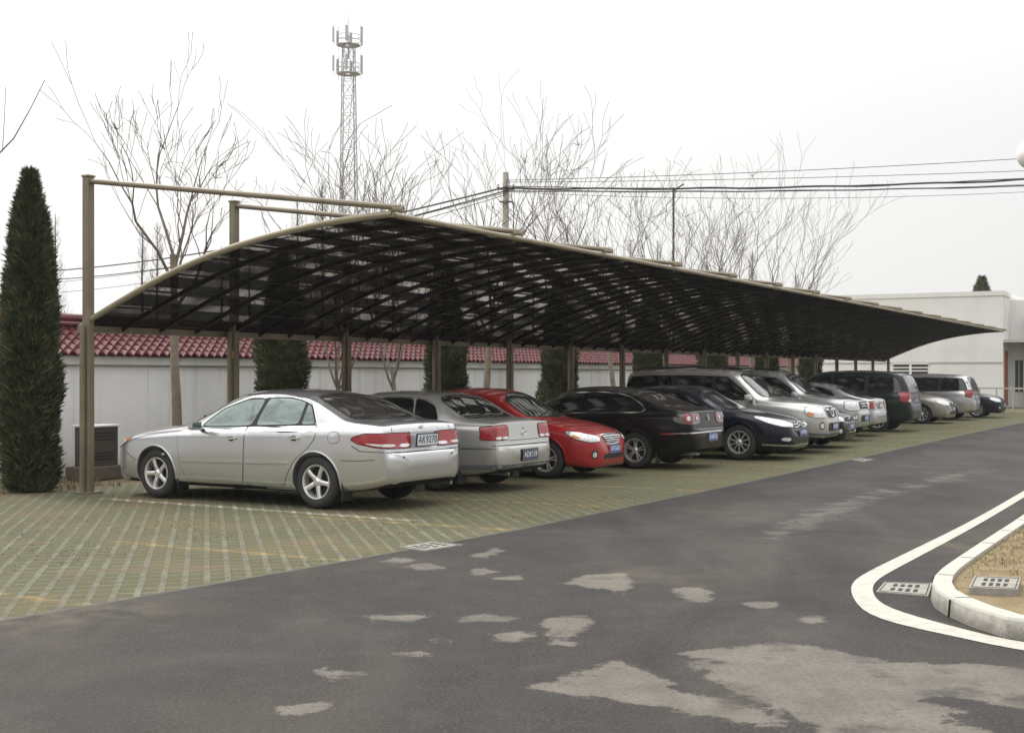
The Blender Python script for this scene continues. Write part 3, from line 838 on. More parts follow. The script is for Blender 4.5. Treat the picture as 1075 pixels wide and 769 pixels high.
def redcar():
    L, Wd = 4.50, 1.74
    z = dict(name='parked_car', cat='car', label='bright red sedan with chrome barred grille, parked nose out', group=GR,
        L=L, W=Wd, r=.315, xf=1.38, xr=-1.23, paint=M['red'], wheel='split',
        top=[(-2.25,.55),(-2.24,.64),(-2.2,.70),(-2.18,.85),(-2.14,.98),(-2.05,1.03),(-1.7,1.07),(-1.35,1.22),(-1.0,1.38),(-.6,1.455),(-.2,1.47),(.1,1.45),(.35,1.40),(.8,1.17),(1.15,1.0),(1.22,.975),(1.6,.91),(1.9,.835),(2.08,.76),(2.17,.69),(2.20,.62),(2.225,.54),(2.245,.46),(2.25,.42)],
        bot=SB(L,.30,.20,.19), belt=[(-2.25,.95),(-1.5,.97),(0,.93),(1.1,.88),(1.7,.79),(2.1,.68),(2.25,.6)],
        rail=[(-2.25,.96),(-1.9,1.01),(-1.5,1.12),(-1.2,1.27),(-.9,1.36),(-.4,1.40),(.05,1.37),(.45,1.24),(.85,1.02),(1.1,.92),(1.5,.87),(1.9,.77),(2.25,.6)],
        mirror=(.68,.94), doors=[dict(poly=[(.98,.86),(.95,.42),(.88,.25),(-.1,.25),(-.12,.93),(-.2,1.36),(.1,1.34),(.45,1.2),(.8,.97)], handle=(.05,.80)),
          dict(poly=[(-.14,.93),(-.12,.25),(-.75,.25),(-.92,.55),(-1.13,.74),(-1.2,.93),(-1.1,1.25),(-.85,1.35),(-.22,1.37)], handle=(-.95,.83))],
        windows=[[(.74,.965),(.42,1.17),(.08,1.31),(-.15,1.335),(-.1,.97)],[(-.18,.97),(-.22,1.34),(-.8,1.32),(-1.05,1.22),(-1.15,1.0)]],
        trims=[([(1.78,.46),(1.84,.56),(1.82,.66)], .008, .003, M['seam'], 'bumper_gap')],
        windscreen=[(1.20,0,.985),(1.12,.42,.985),(.94,.66,.965),(.48,.58,1.22),(.38,.3,1.36),(.42,0,1.385)], wipers=[((1.16,.05,1.0),(.90,.58,1.08)),((1.12,-.5,1.0),(1.0,.05,1.06))],
        rearscreen=[(-1.72,0,1.07),(-1.65,.6,1.07),(-1.15,.55,1.28),(-1.02,0,1.37)],
        extra=[
          dict(poly=[(-.10,.9,.97),(-.14,.9,1.345),(-.225,.9,1.35),(-.185,.9,.97)], d=(0,-1,0), off=.0056, name='pillar_trim', mat=M['plastic'], both=True, rnd=False),
          rearlights(-2.17,-1.95,.5,.9,.93,.76),
          dict(poly=[(2.14,.42,.665),(2.10,.60,.715),(1.98,.74,.755),(1.80,.84,.785),(1.80,.87,.755),(1.95,.84,.66),(2.12,.70,.60),(2.17,.46,.60)], d=(-.80,-.58,-.12), off=.010, name='headlamp', mat=M['lens_clear'], both=True, seam=.008, keep=.15,
               sub=[dict(poly=[(1.98,.80,.70),(1.88,.85,.735),(1.92,.86,.68),(2.02,.8,.655)], name='indicator_lens', mat=M['lens_amber'])]),
          dict(poly=[(2.14,.36,.70),(2.19,0,.715),(2.14,-.36,.70),(2.19,-.25,.575),(2.21,0,.56),(2.19,.25,.575)], d=(-1,0,0), off=.012, name='grille', mat=M['plastic'], keep=.1, seam=.016, seammat=M['chrome']),
          dict(poly=[(2.18,.33,.675),(2.2,0,.685),(2.18,-.33,.675)], d=(-1,0,0), line=.016, off=.022, name='grille_bar', mat=M['chrome']),
          dict(poly=[(2.18,.30,.645),(2.2,0,.652),(2.18,-.30,.645)], d=(-1,0,0), line=.014, off=.022, name='grille_bar', mat=M['chrome']),
          dict(poly=[(2.18,.27,.613),(2.2,0,.618),(2.18,-.27,.613)], d=(-1,0,0), line=.014, off=.022, name='grille_bar', mat=M['chrome']),
          dict(poly=[(2.18,.25,.588),(2.2,0,.59),(2.18,-.25,.588)], d=(-1,0,0), line=.010, off=.022, name='grille_bar', mat=M['chrome']),
          dict(poly=[(2.24,.38,.40),(2.25,0,.41),(2.24,-.38,.40),(2.22,-.42,.32),(2.22,.42,.32)], d=(-1,0,0), off=.004, name='lower_intake', mat=M['plastic'], keep=.15),
          dict(poly=circ(2.18,.62,.40,.075), d=(-.9,-.4,0), off=.003, name='fog_lamp_pocket', mat=M['plastic'], both=True, rnd=False, step=.03,
               sub=[dict(poly=circ(2.18,.62,.395,.045), name='fog_lamp', mat=M['lens_clear'], rnd=False)]),
          dict(poly=[(1.2,.72,.955),(1.7,.62,.87),(2.0,.50,.78),(2.12,.42,.72)], d=(0,0,-1), line=.008, off=.003, name='bonnet_gap', mat=M['seam'], both=True),
        ],
        more=[emblem('oval', 2.19, .635, .085, False)])
    r = car(z); plate(r, 2.262, .475, False, 'AF3560', M['plate_blue'], M['plate_white'], w=.40, h=.13)
    put(r, 5.85, 5.42, False, L, R(1.0)); return r

def passat():
    L, Wd = 4.77, 1.82
    z = dict(name='parked_car', cat='car', label='black sedan with round-ringed red tail lamps, parked tail out next to the red car', group=GR,
        L=L, W=Wd, r=.33, xf=1.48, xr=-1.23, paint=M['black'], wheel='split', handlemat=M['black'],
        top=[(-2.385,.62),(-2.38,.68),(-2.365,.72),(-2.33,.738),(-2.305,.75),(-2.298,.84),(-2.29,.96),(-2.27,1.03),(-2.20,1.055),(-1.85,1.10),(-1.45,1.24),(-1.05,1.39),(-.6,1.46),(-.2,1.475),(.1,1.46),(.35,1.41),(.8,1.2),(1.2,1.02),(1.3,.985),(1.7,.92),(2.05,.83),(2.27,.72),(2.35,.6),(2.385,.45)],
        bot=SB(L,.34,.22,.19), belt=[(-2.4,1.0),(-1.9,1.03),(-1.2,1.01),(-.4,.98),(.6,.93),(1.1,.89),(1.7,.82),(2.1,.73),(2.4,.60)],
        rail=[(-2.4,1.01),(-2.1,1.05),(-1.75,1.11),(-1.5,1.2),(-1.2,1.31),(-.9,1.37),(-.4,1.41),(.05,1.38),(.45,1.24),(.85,1.03),(1.1,.93),(1.5,.88),(1.9,.78),(2.4,.6)],
        mirror=(.7,.95), doors=[dict(poly=[(1.02,.86),(1.0,.42),(.92,.25),(-.12,.25),(-.15,.96),(-.22,1.36),(.1,1.34),(.45,1.2),(.82,.98)], handle=(.03,.84)),
          dict(poly=[(-.17,.96),(-.14,.25),(-.74,.25),(-.85,.45),(-1.0,.64),(-1.2,.78),(-1.26,.96),(-1.2,1.24),(-.9,1.36),(-.24,1.38)], handle=(-.97,.87))],
        windows=[[(.74,.975),(.42,1.18),(.08,1.32),(-.16,1.34),(-.12,.985)],[(-.20,.99),(-.24,1.345),(-.85,1.325),(-1.1,1.27),(-1.32,1.14),(-1.38,1.07),(-1.33,1.02)]],
        trims=[([(.8,.965),(.0,.982),(-.7,1.0),(-1.28,1.01),(-1.36,1.015)], .018, .012, M['chrome'], 'window_chrome'),
               ([(-1.36,1.015),(-1.43,1.06),(-1.36,1.15),(-1.12,1.29),(-.86,1.35),(-.4,1.375),(0,1.355),(.42,1.215),(.8,.985)], .016, .012, M['chrome'], 'window_chrome'),
               ([(.98,.50),(-.12,.51)], .03, .010, M['black'], 'door_moulding'), ([(-.16,.51),(-.86,.52)], .03, .010, M['black'], 'door_moulding')],
        windscreen=[(1.26,0,1.0),(1.18,.44,1.0),(.98,.68,.98),(.5,.6,1.22),(.38,.32,1.36),(.42,0,1.39)],
        rearscreen=[(-1.88,0,1.10),(-1.86,.42,1.10),(-1.78,.64,1.11),(-1.22,.58,1.29),(-1.10,.48,1.35),(-1.05,0,1.39)],
        extra=[
          dict(poly=[(-2.29,.40,1.0),(-2.25,.70,1.0),(-2.1,.88,.985),(-2.02,.9,.93),(-2.02,.9,.87),(-2.1,.88,.83),(-2.26,.74,.80),(-2.30,.40,.82)], d=(.78,-.62,0), off=.010, name='tail_lamp', mat=M['lens_smoke'], both=True, seam=.008, keep=.15,
               sub=[dict(poly=circ(-2.2,.775,.915,.092), name='lamp_ring', mat=M['lens_red'], off=.014, rnd=False), dict(poly=circ(-2.2,.77,.915,.042), name='lamp_centre', mat=M['lens_clear'], off=.018, rnd=False),
                    dict(poly=circ(-2.28,.535,.91,.068), name='lamp_ring', mat=M['lens_red'], off=.014, rnd=False), dict(poly=circ(-2.28,.535,.91,.03), name='lamp_centre', mat=M['lens_clear'], off=.018, rnd=False)]),
          dict(poly=[(-2.39,0,.665),(-2.38,.4,.665),(-2.33,.72,.66),(-2.15,.89,.65),(-1.75,.9,.63)], d=(.85,-.5,0), line=.024, off=.012, name='bumper_chrome', mat=M['chrome'], both=True),
          dict(poly=[(-2.33,0,.745),(-2.32,.45,.745),(-2.27,.76,.755),(-2.1,.89,.775)], d=(.85,-.5,0), line=.008, off=.003, name='bumper_gap', mat=M['seam'], both=True),
          dict(poly=[(-2.40,.3,.645),(-2.40,-.3,.645),(-2.40,-.3,.48),(-2.40,.3,.48)], d=(1,0,0), off=.002, name='plate_recess', mat=M['plastic'], rnd=False),
          dict(poly=[(2.2,.45,.76),(2.05,.8,.80),(1.85,.88,.82),(2.0,.88,.68),(2.25,.7,.62),(2.3,.45,.62)], d=(-.8,-.6,0), off=.008, name='headlamp', mat=M['lens_clear'], both=True, seam=.01)],
        more=[emblem('ring', -2.30, .92, .09, True), exhaust(-2.35,.55,.28), exhaust(-2.35,.63,.28), flaps([(-1.65,1,0),(-1.65,-1,0)])])
    r = car(z); plate(r, -2.402, .565, True, 'A58K36', M['plate_blue'], M['plate_white'], w=.42, h=.13)
    put(r, 8.6, 5.98, True, L, R(-1.5)); return r

def navy():
    L, Wd = 4.78, 1.85
    z = dict(name='parked_car', cat='car', label='dark blue sedan with double chevron grille and ten-spoke wheels, nose out', group=GR,
        L=L, W=Wd, r=.345, xf=1.36, xr=-1.45, paint=M['navy'], wheel='ten',
        top=[(-2.39,.55),(-2.38,.64),(-2.34,.72),(-2.32,.9),(-2.27,1.02),(-2.2,1.05),(-1.8,1.09),(-1.4,1.22),(-1.0,1.37),(-.6,1.44),(-.2,1.455),(.1,1.44),(.35,1.39),(.8,1.17),(1.15,1.0),(1.25,.975),(1.7,.90),(2.0,.84),(2.2,.78),(2.29,.72),(2.32,.64),(2.35,.56),(2.38,.48),(2.39,.43)],
        bot=SB(L,.30,.22,.19), belt=[(-2.4,.98),(-1.5,.99),(0,.95),(1.1,.90),(1.7,.83),(2.1,.74),(2.4,.62)],
        rail=[(-2.4,.99),(-1.95,1.05),(-1.5,1.14),(-1.2,1.27),(-.9,1.35),(-.4,1.39),(.05,1.36),(.45,1.22),(.85,1.01),(1.1,.93),(1.5,.89),(1.9,.81),(2.4,.65)],
        mirror=(.7,.95), doors=[dict(poly=[(.9,.86),(.9,.42),(.86,.25),(-.15,.25),(-.17,.95),(-.24,1.35),(.1,1.33),(.45,1.19),(.8,.97)], handle=(0,.82)),
          dict(poly=[(-.19,.95),(-.17,.25),(-.92,.25),(-1.05,.5),(-1.26,.72),(-1.32,.94),(-1.2,1.2),(-.9,1.34),(-.26,1.36)], handle=(-1.05,.85))],
        windows=[[(.74,.965),(.42,1.165),(.08,1.30),(-.18,1.325),(-.14,.975)],[(-.22,.975),(-.26,1.33),(-.85,1.31),(-1.15,1.2),(-1.35,1.03),(-1.3,1.0)]],
        trims=[([(.8,.958),(0,.97),(-.8,.985),(-1.35,1.0)], .014, .012, M['chrome'], 'window_chrome')],
        windscreen=[(1.22,0,.99),(1.14,.44,.99),(.96,.68,.97),(.48,.6,1.21),(.38,.32,1.34),(.42,0,1.37)],
        rearscreen=[(-1.8,0,1.09),(-1.7,.62,1.09),(-1.2,.56,1.27),(-1.05,0,1.35)],
        extra=[
          rearlights(-2.31,-2.0,.55,.92,.95,.8),
          dict(poly=[(2.27,.36,.70),(2.23,.58,.755),(2.08,.78,.815),(1.72,.88,.865),(1.70,.9,.835),(1.95,.89,.73),(2.18,.78,.655),(2.30,.50,.635),(2.31,.38,.65)], d=(-.75,-.65,-.12), off=.010, name='headlamp', mat=M['lens_clear'], both=True, seam=.008, keep=.15),
          dict(poly=[(2.30,.36,.72),(2.33,0,.73),(2.30,-.36,.72),(2.32,-.34,.62),(2.36,0,.61),(2.32,.34,.62)], d=(-1,0,0), off=.012, name='grille', mat=M['plastic'], keep=.1),
          dict(poly=[(2.30,.38,.690),(2.32,.16,.69),(2.33,0,.735),(2.32,-.16,.69),(2.30,-.38,.69)], d=(-1,0,0), line=.024, off=.026, name='grille_chevron', mat=M['chrome']),
          dict(poly=[(2.30,.38,.635),(2.34,.16,.635),(2.34,0,.68),(2.34,-.16,.635),(2.30,-.38,.635)], d=(-1,0,0), line=.024, off=.026, name='grille_chevron', mat=M['chrome']),
          dict(poly=[(2.37,.55,.47),(2.38,0,.47),(2.37,-.55,.47),(2.36,-.60,.33),(2.36,.60,.33)], d=(-1,0,0), off=.004, name='lower_intake', mat=M['plastic'], keep=.1),
          dict(poly=[(2.3,.60,.44),(2.22,.80,.45),(2.22,.82,.385),(2.3,.62,.37)], d=(-.85,-.5,0), off=.01, name='fog_lamp', mat=M['lens_clear'], both=True, seam=.008),
          dict(poly=[(2.36,.0,.285),(2.36,.45,.285),(2.28,.72,.29),(2.1,.86,.30),(1.88,.91,.31)], d=(-.85,-.5,0), line=.028, off=.010, name='bumper_chrome', mat=M['chrome'], both=True),
          dict(poly=[(1.25,.74,.955),(1.75,.64,.88),(2.1,.50,.79),(2.25,.40,.73)], d=(0,0,-1), line=.008, off=.003, name='bonnet_gap', mat=M['seam'], both=True)],
        more=[])
    r = car(z); plate(r, 2.405, .53, False, 'AV9M86', M['plate_blue'], M['plate_white'], w=.42, h=.13)
    put(r, 11.6, 6.72, False, L, R(1.0)); return r

def pajero():
    L, Wd = 4.78, 1.88
    z = dict(name='parked_car', cat='suv', label='tall warm silver off-road wagon with roof rails and amber-cornered headlamps, behind the dark blue sedan', group=GR,
        L=L, W=Wd, r=.385, glassband=[(.86,1.13),(.60,1.37),(.22,1.665),(-.5,1.69),(-1.6,1.69),(-2.1,1.66),(-2.22,1.5),(-2.27,1.14)], xf=1.42, xr=-1.36, paint=M['suvgrey'], wheel='five', tumble=.22, crown=5, gap=.06, tw=.26,
        top=[(-2.38,.75),(-2.37,.9),(-2.35,1.1),(-2.30,1.45),(-2.22,1.70),(-2.12,1.78),(-1.8,1.815),(-1.0,1.84),(-.2,1.83),(.2,1.80),(.42,1.75),(.8,1.46),(1.12,1.22),(1.2,1.19),(1.7,1.13),(2.1,1.06),(2.25,.99),(2.31,.88),(2.35,.76),(2.38,.66),(2.39,.58)],
        bot=SB(L,.42,.36,.33), belt=[(-2.4,1.12),(-1,1.12),(.8,1.10),(1.2,1.07),(1.9,1.0),(2.2,.92),(2.4,.8)],
        rail=[(-2.4,1.0),(-2.33,1.25),(-2.25,1.55),(-2.15,1.70),(-1.8,1.76),(-1.0,1.785),(-.2,1.77),(.25,1.70),(.7,1.38),(.95,1.16),(1.15,1.12),(1.9,1.04),(2.4,.85)],
        mirror=(.78,1.15), mbig=1.25, doors=[dict(poly=[(.95,1.08),(.97,.6),(.9,.42),(-.02,.42),(-.05,1.1),(-.1,1.7),(.25,1.66),(.65,1.36),(.88,1.14)], handle=(.15,1.0)),
          dict(poly=[(-.08,1.1),(-.05,.42),(-.8,.42),(-.95,.62),(-1.0,.8),(-1.02,1.1),(-1.05,1.70),(-.12,1.72)], handle=(-.85,1.0))],
        windows=[[(.82,1.15),(.60,1.34),(.22,1.62),(-.06,1.65),(-.02,1.15)],[(-.12,1.15),(-.14,1.665),(-.98,1.67),(-.96,1.15)],[(-1.1,1.15),(-1.12,1.67),(-2.08,1.64),(-2.18,1.5),(-2.24,1.18)]],
        trims=[([(1.0,.62),(-.9,.62)], .10, .012, M['suvgrey'], 'side_cladding')],
        windscreen=[(1.15,0,1.20),(1.10,.45,1.20),(.98,.74,1.17),(.52,.68,1.52),(.42,.6,1.68),(.44,0,1.73)], wipers=[((1.1,.05,1.23),(.95,.66,1.28)),((1.1,-.55,1.22),(1.0,.0,1.3))],
        extra=[
          dict(poly=[(2.22,.50,.975),(2.18,.72,.985),(2.0,.86,1.0),(1.98,.90,.90),(2.1,.9,.81),(2.25,.80,.775),(2.31,.50,.775)], d=(-.78,-.62,-.05), off=.012, name='headlamp', mat=M['lens_clear'], both=True, seam=.01, keep=.08,
               sub=[dict(poly=[(2.14,.80,.87),(2.02,.89,.91),(2.06,.9,.83),(2.18,.84,.80)], name='indicator_lens', mat=M['lens_amber'])]),
          dict(poly=[(2.28,.38,.98),(2.32,0,.99),(2.28,-.38,.98),(2.32,-.33,.78),(2.35,0,.75),(2.32,.33,.78)], d=(-1,0,0), off=.016, name='grille', mat=M['plastic'], keep=.08, seam=.03, seammat=M['suvgrey']),
          dict(poly=[(2.28,.38,.94),(2.32,.16,.94),(2.34,.08,.80),(2.34,-.08,.80),(2.32,-.16,.94),(2.28,-.38,.94)], d=(-1,0,0), line=.045, off=.028, name='grille_bar', mat=M['chrome']),
          dict(poly=[(2.37,.42,.66),(2.39,0,.66),(2.37,-.42,.66),(2.36,-.45,.48),(2.36,.45,.48)], d=(-1,0,0), off=.004, name='lower_intake', mat=M['plastic'], keep=.1),
          dict(poly=circ(2.3,.68,.60,.085), d=(-.9,-.4,0), off=.004, name='fog_lamp_pocket', mat=M['plastic'], both=True, rnd=False, step=.03,
               sub=[dict(poly=circ(2.3,.68,.60,.06), name='fog_lamp', mat=M['lens_clear'], rnd=False)]),
          dict(poly=[(2.36,.0,.40),(2.34,.5,.40),(2.25,.78,.42),(2.0,.92,.44)], d=(-.85,-.5,0), line=.05, off=.008, name='lower_valance', mat=M['pgrey'], both=True),
          dict(poly=[(1.2,.78,1.13),(1.7,.70,1.09),(2.1,.60,1.03),(2.22,.52,.99)], d=(0,0,-1), line=.008, off=.003, name='bonnet_gap', mat=M['seam'], both=True),
          rearlights(-2.36,-2.25,.78,.94,1.15,.85)],
        more=[spoilerbar([(-2.0,s*.62,1.80) if k in (0,) else p for k, p in enumerate([(-2.0,s*.62,1.80),(-1.9,s*.62,1.855),(-.6,s*.62,1.885),(.0,s*.62,1.86),(.1,s*.62,1.79)])], .018, 0, M['plastic'], 'roof_rail') for s in (1,-1)] + [emblem('diamonds', 2.34, .88, .12, False)])
    r = car(z); plate(r, 2.41, .575, False, 'AM6U28', M['plate_blue'], M['plate_white'], w=.42, h=.13)
    put(r, 13.95, 6.72, False, L, R(.5)); return r

def generic(kind, paintm, label, t, s_end, rear, H=None, plates='A', nm='parked_car', wheel='seven', cat='car', extra=None, more=None, over=None, pmat='plate_blue', dang=0):
    if kind == 'sedan':
        L, Wd = 4.55, 1.76
        z = dict(L=L, W=Wd, r=.32, xf=1.36, xr=-1.25, wheel=wheel,
            top=[(-2.275,.58),(-2.265,.66),(-2.22,.71),(-2.20,.85),(-2.16,1.0),(-2.08,1.04),(-1.75,1.08),(-1.35,1.23),(-1.0,1.38),(-.6,1.45),(-.2,1.465),(.1,1.45),(.35,1.40),(.8,1.17),(1.15,1.0),(1.22,.975),(1.6,.91),(1.95,.84),(2.12,.76),(2.2,.68),(2.24,.56),(2.265,.48),(2.275,.42)],
            bot=SB(L,.32,.21,.19), belt=[(-2.3,.97),(-1.5,.98),(0,.94),(1.1,.89),(1.7,.81),(2.1,.70),(2.3,.6)],
            rail=[(-2.3,.98),(-1.9,1.03),(-1.5,1.14),(-1.2,1.28),(-.9,1.36),(-.4,1.40),(.05,1.37),(.45,1.24),(.85,1.02),(1.1,.92),(1.5,.87),(1.9,.78),(2.3,.6)],
            mirror=(.68,.95), doors=[dict(poly=[(.96,.86),(.95,.42),(.88,.25),(-.1,.25),(-.12,.94),(-.2,1.36),(.1,1.34),(.45,1.2),(.8,.97)], handle=(.05,.82)),
              dict(poly=[(-.14,.94),(-.12,.25),(-.75,.25),(-.92,.55),(-1.13,.74),(-1.2,.93),(-1.1,1.25),(-.85,1.35),(-.22,1.37)], handle=(-.95,.84))],
            windows=[[(.74,.965),(.42,1.17),(.08,1.31),(-.15,1.335),(-.1,.97)],[(-.18,.97),(-.22,1.34),(-.8,1.32),(-1.05,1.22),(-1.2,1.02)]],
            windscreen=[(1.20,0,.985),(1.12,.42,.985),(.94,.66,.965),(.48,.58,1.22),(.38,.3,1.36),(.42,0,1.385)],
            rearscreen=[(-1.78,0,1.08),(-1.70,.6,1.08),(-1.18,.55,1.28),(-1.05,0,1.37)],
            extra=[rearlights(-2.19,-2.0,.48,.9,.95,.76,clear=[(.5,.62,.77,.81,'lens_clear','reversing_lens')]),
                dict(poly=[(2.17,.42,.68),(2.10,.62,.73),(1.88,.84,.79),(1.9,.87,.72),(2.1,.78,.61),(2.2,.44,.60)], d=(-.80,-.58,-.12), off=.010, name='headlamp', mat=M['lens_clear'], both=True, seam=.008, keep=.15),
                dict(poly=[(2.18,.36,.70),(2.2,0,.71),(2.18,-.36,.70),(2.21,-.3,.60),(2.23,0,.585),(2.21,.3,.60)], d=(-1,0,0), off=.012, name='grille', mat=M['plastic'], keep=.1, seam=.012, seammat=M['chrome']),
                dict(poly=[(2.25,.5,.41),(2.26,0,.41),(2.25,-.5,.41),(2.24,-.5,.30),(2.24,.5,.30)], d=(-1,0,0), off=.004, name='lower_intake', mat=M['plastic'], keep=.15),
                dict(poly=circ(2.2,.64,.39,.05), d=(-.9,-.4,0), off=.006, name='fog_lamp', mat=M['lens_clear'], both=True, rnd=False, step=.03),
                dict(poly=[(-2.25,0,.715),(-2.24,.45,.715),(-2.18,.72,.72),(-2.0,.86,.735)], d=(.85,-.5,0), line=.008, off=.003, name='bumper_gap', mat=M['seam'], both=True)])
        px, pz, rx, rz = 2.285, .485, -2.235, .83
    elif kind == 'suv':
        L, Wd = 4.55, 1.84
        z = dict(L=L, W=Wd, r=.37, glassband=[(.82,1.09),(.56,1.32),(.18,1.575),(-.5,1.605),(-1.5,1.605),(-1.97,1.585),(-2.08,1.42),(-2.13,1.10)], xf=1.33, xr=-1.3, wheel=wheel, tumble=.22, crown=5, gap=.055, tw=.25,
            top=[(-2.27,.75),(-2.26,.9),(-2.24,1.1),(-2.18,1.4),(-2.1,1.62),(-2.0,1.70),(-1.7,1.735),(-1.0,1.76),(-.2,1.75),(.15,1.72),(.36,1.67),(.75,1.38),(1.1,1.14),(1.18,1.12),(1.7,1.08),(2.05,1.03),(2.17,.97),(2.2,.86),(2.23,.74),(2.265,.66),(2.275,.55)],
            bot=SB(L,.42,.36,.33), belt=[(-2.3,1.08),(-1,1.08),(.8,1.06),(1.2,1.03),(1.9,.98),(2.2,.9),(2.4,.8)],
            rail=[(-2.3,1.0),(-2.22,1.2),(-2.14,1.48),(-2.05,1.62),(-1.7,1.68),(-1.0,1.705),(-.2,1.69),(.2,1.62),(.65,1.32),(.9,1.12),(1.15,1.07),(1.9,1.01),(2.4,.85)],
            mirror=(.76,1.1), mbig=1.2, doors=[dict(poly=[(.9,1.04),(.92,.6),(.85,.42),(-.05,.42),(-.08,1.06),(-.13,1.62),(.2,1.58),(.6,1.3),(.82,1.1)], handle=(.1,.96)),
              dict(poly=[(-.11,1.06),(-.08,.42),(-.78,.42),(-.92,.62),(-.98,.8),(-1.0,1.06),(-1.03,1.62),(-.15,1.64)], handle=(-.85,.96))],
            windows=[[(.78,1.11),(.56,1.29),(.18,1.54),(-.09,1.57),(-.05,1.11)],[(-.15,1.11),(-.17,1.585),(-.96,1.585),(-.94,1.11)],[(-1.08,1.11),(-1.1,1.585),(-1.95,1.56),(-2.05,1.42),(-2.1,1.14)]],
            windscreen=[(1.13,0,1.135),(1.08,.44,1.13),(.95,.72,1.11),(.48,.66,1.45),(.37,.58,1.6),(.40,0,1.65)],
            extra=[dict(poly=[(2.17,.42,.975),(2.14,.70,.98),(1.98,.86,.98),(1.98,.88,.80),(2.12,.84,.765),(2.22,.42,.765)], d=(-.78,-.62,-.05), off=.012, name='headlamp', mat=M['lens_clear'], both=True, seam=.014, keep=.12,
                    sub=[dict(poly=circ(2.15,.66,.87,.07), name='lamp_reflector', mat=M['chrome'], rnd=False)]),
                dict(poly=[(2.2,.36,.97),(2.2,-.36,.97),(2.22,-.36,.79),(2.22,.36,.79)], d=(-1,0,0), off=.016, name='grille', mat=M['plastic'], keep=.08, seam=.016, seammat=M['chrome']),
                dict(poly=[(2.2,.34,.92),(2.2,-.34,.92)], d=(-1,0,0), line=.02, off=.028, name='grille_bar', mat=M['chrome']),
                dict(poly=[(2.2,.34,.85),(2.2,-.34,.85)], d=(-1,0,0), line=.02, off=.028, name='grille_bar', mat=M['chrome']),
                dict(poly=[(2.26,.42,.64),(2.26,-.42,.64),(2.25,-.45,.48),(2.25,.45,.48)], d=(-1,0,0), off=.004, name='lower_intake', mat=M['plastic'], keep=.1),
                dict(poly=circ(2.2,.66,.60,.08), d=(-.9,-.4,0), off=.004, name='fog_lamp_pocket', mat=M['plastic'], both=True, rnd=False, step=.03,
                    sub=[dict(poly=circ(2.2,.66,.60,.055), name='fog_lamp', mat=M['lens_clear'], rnd=False)]),
                rearlights(-2.24,-2.12,.76,.94,1.1,.82)],
            more=[spoilerbar([(-1.9,s*.6,1.72),(-1.8,s*.6,1.775),(-.6,s*.6,1.805),(.0,s*.6,1.77),(.08,s*.6,1.71)], .016, 0, M['plastic'], 'roof_rail') for s in (1,-1)])
        px, pz, rx, rz = 2.29, .56, -2.28, .9
    else:   # tall one-box wagon
        L, Wd = 4.75, 1.82
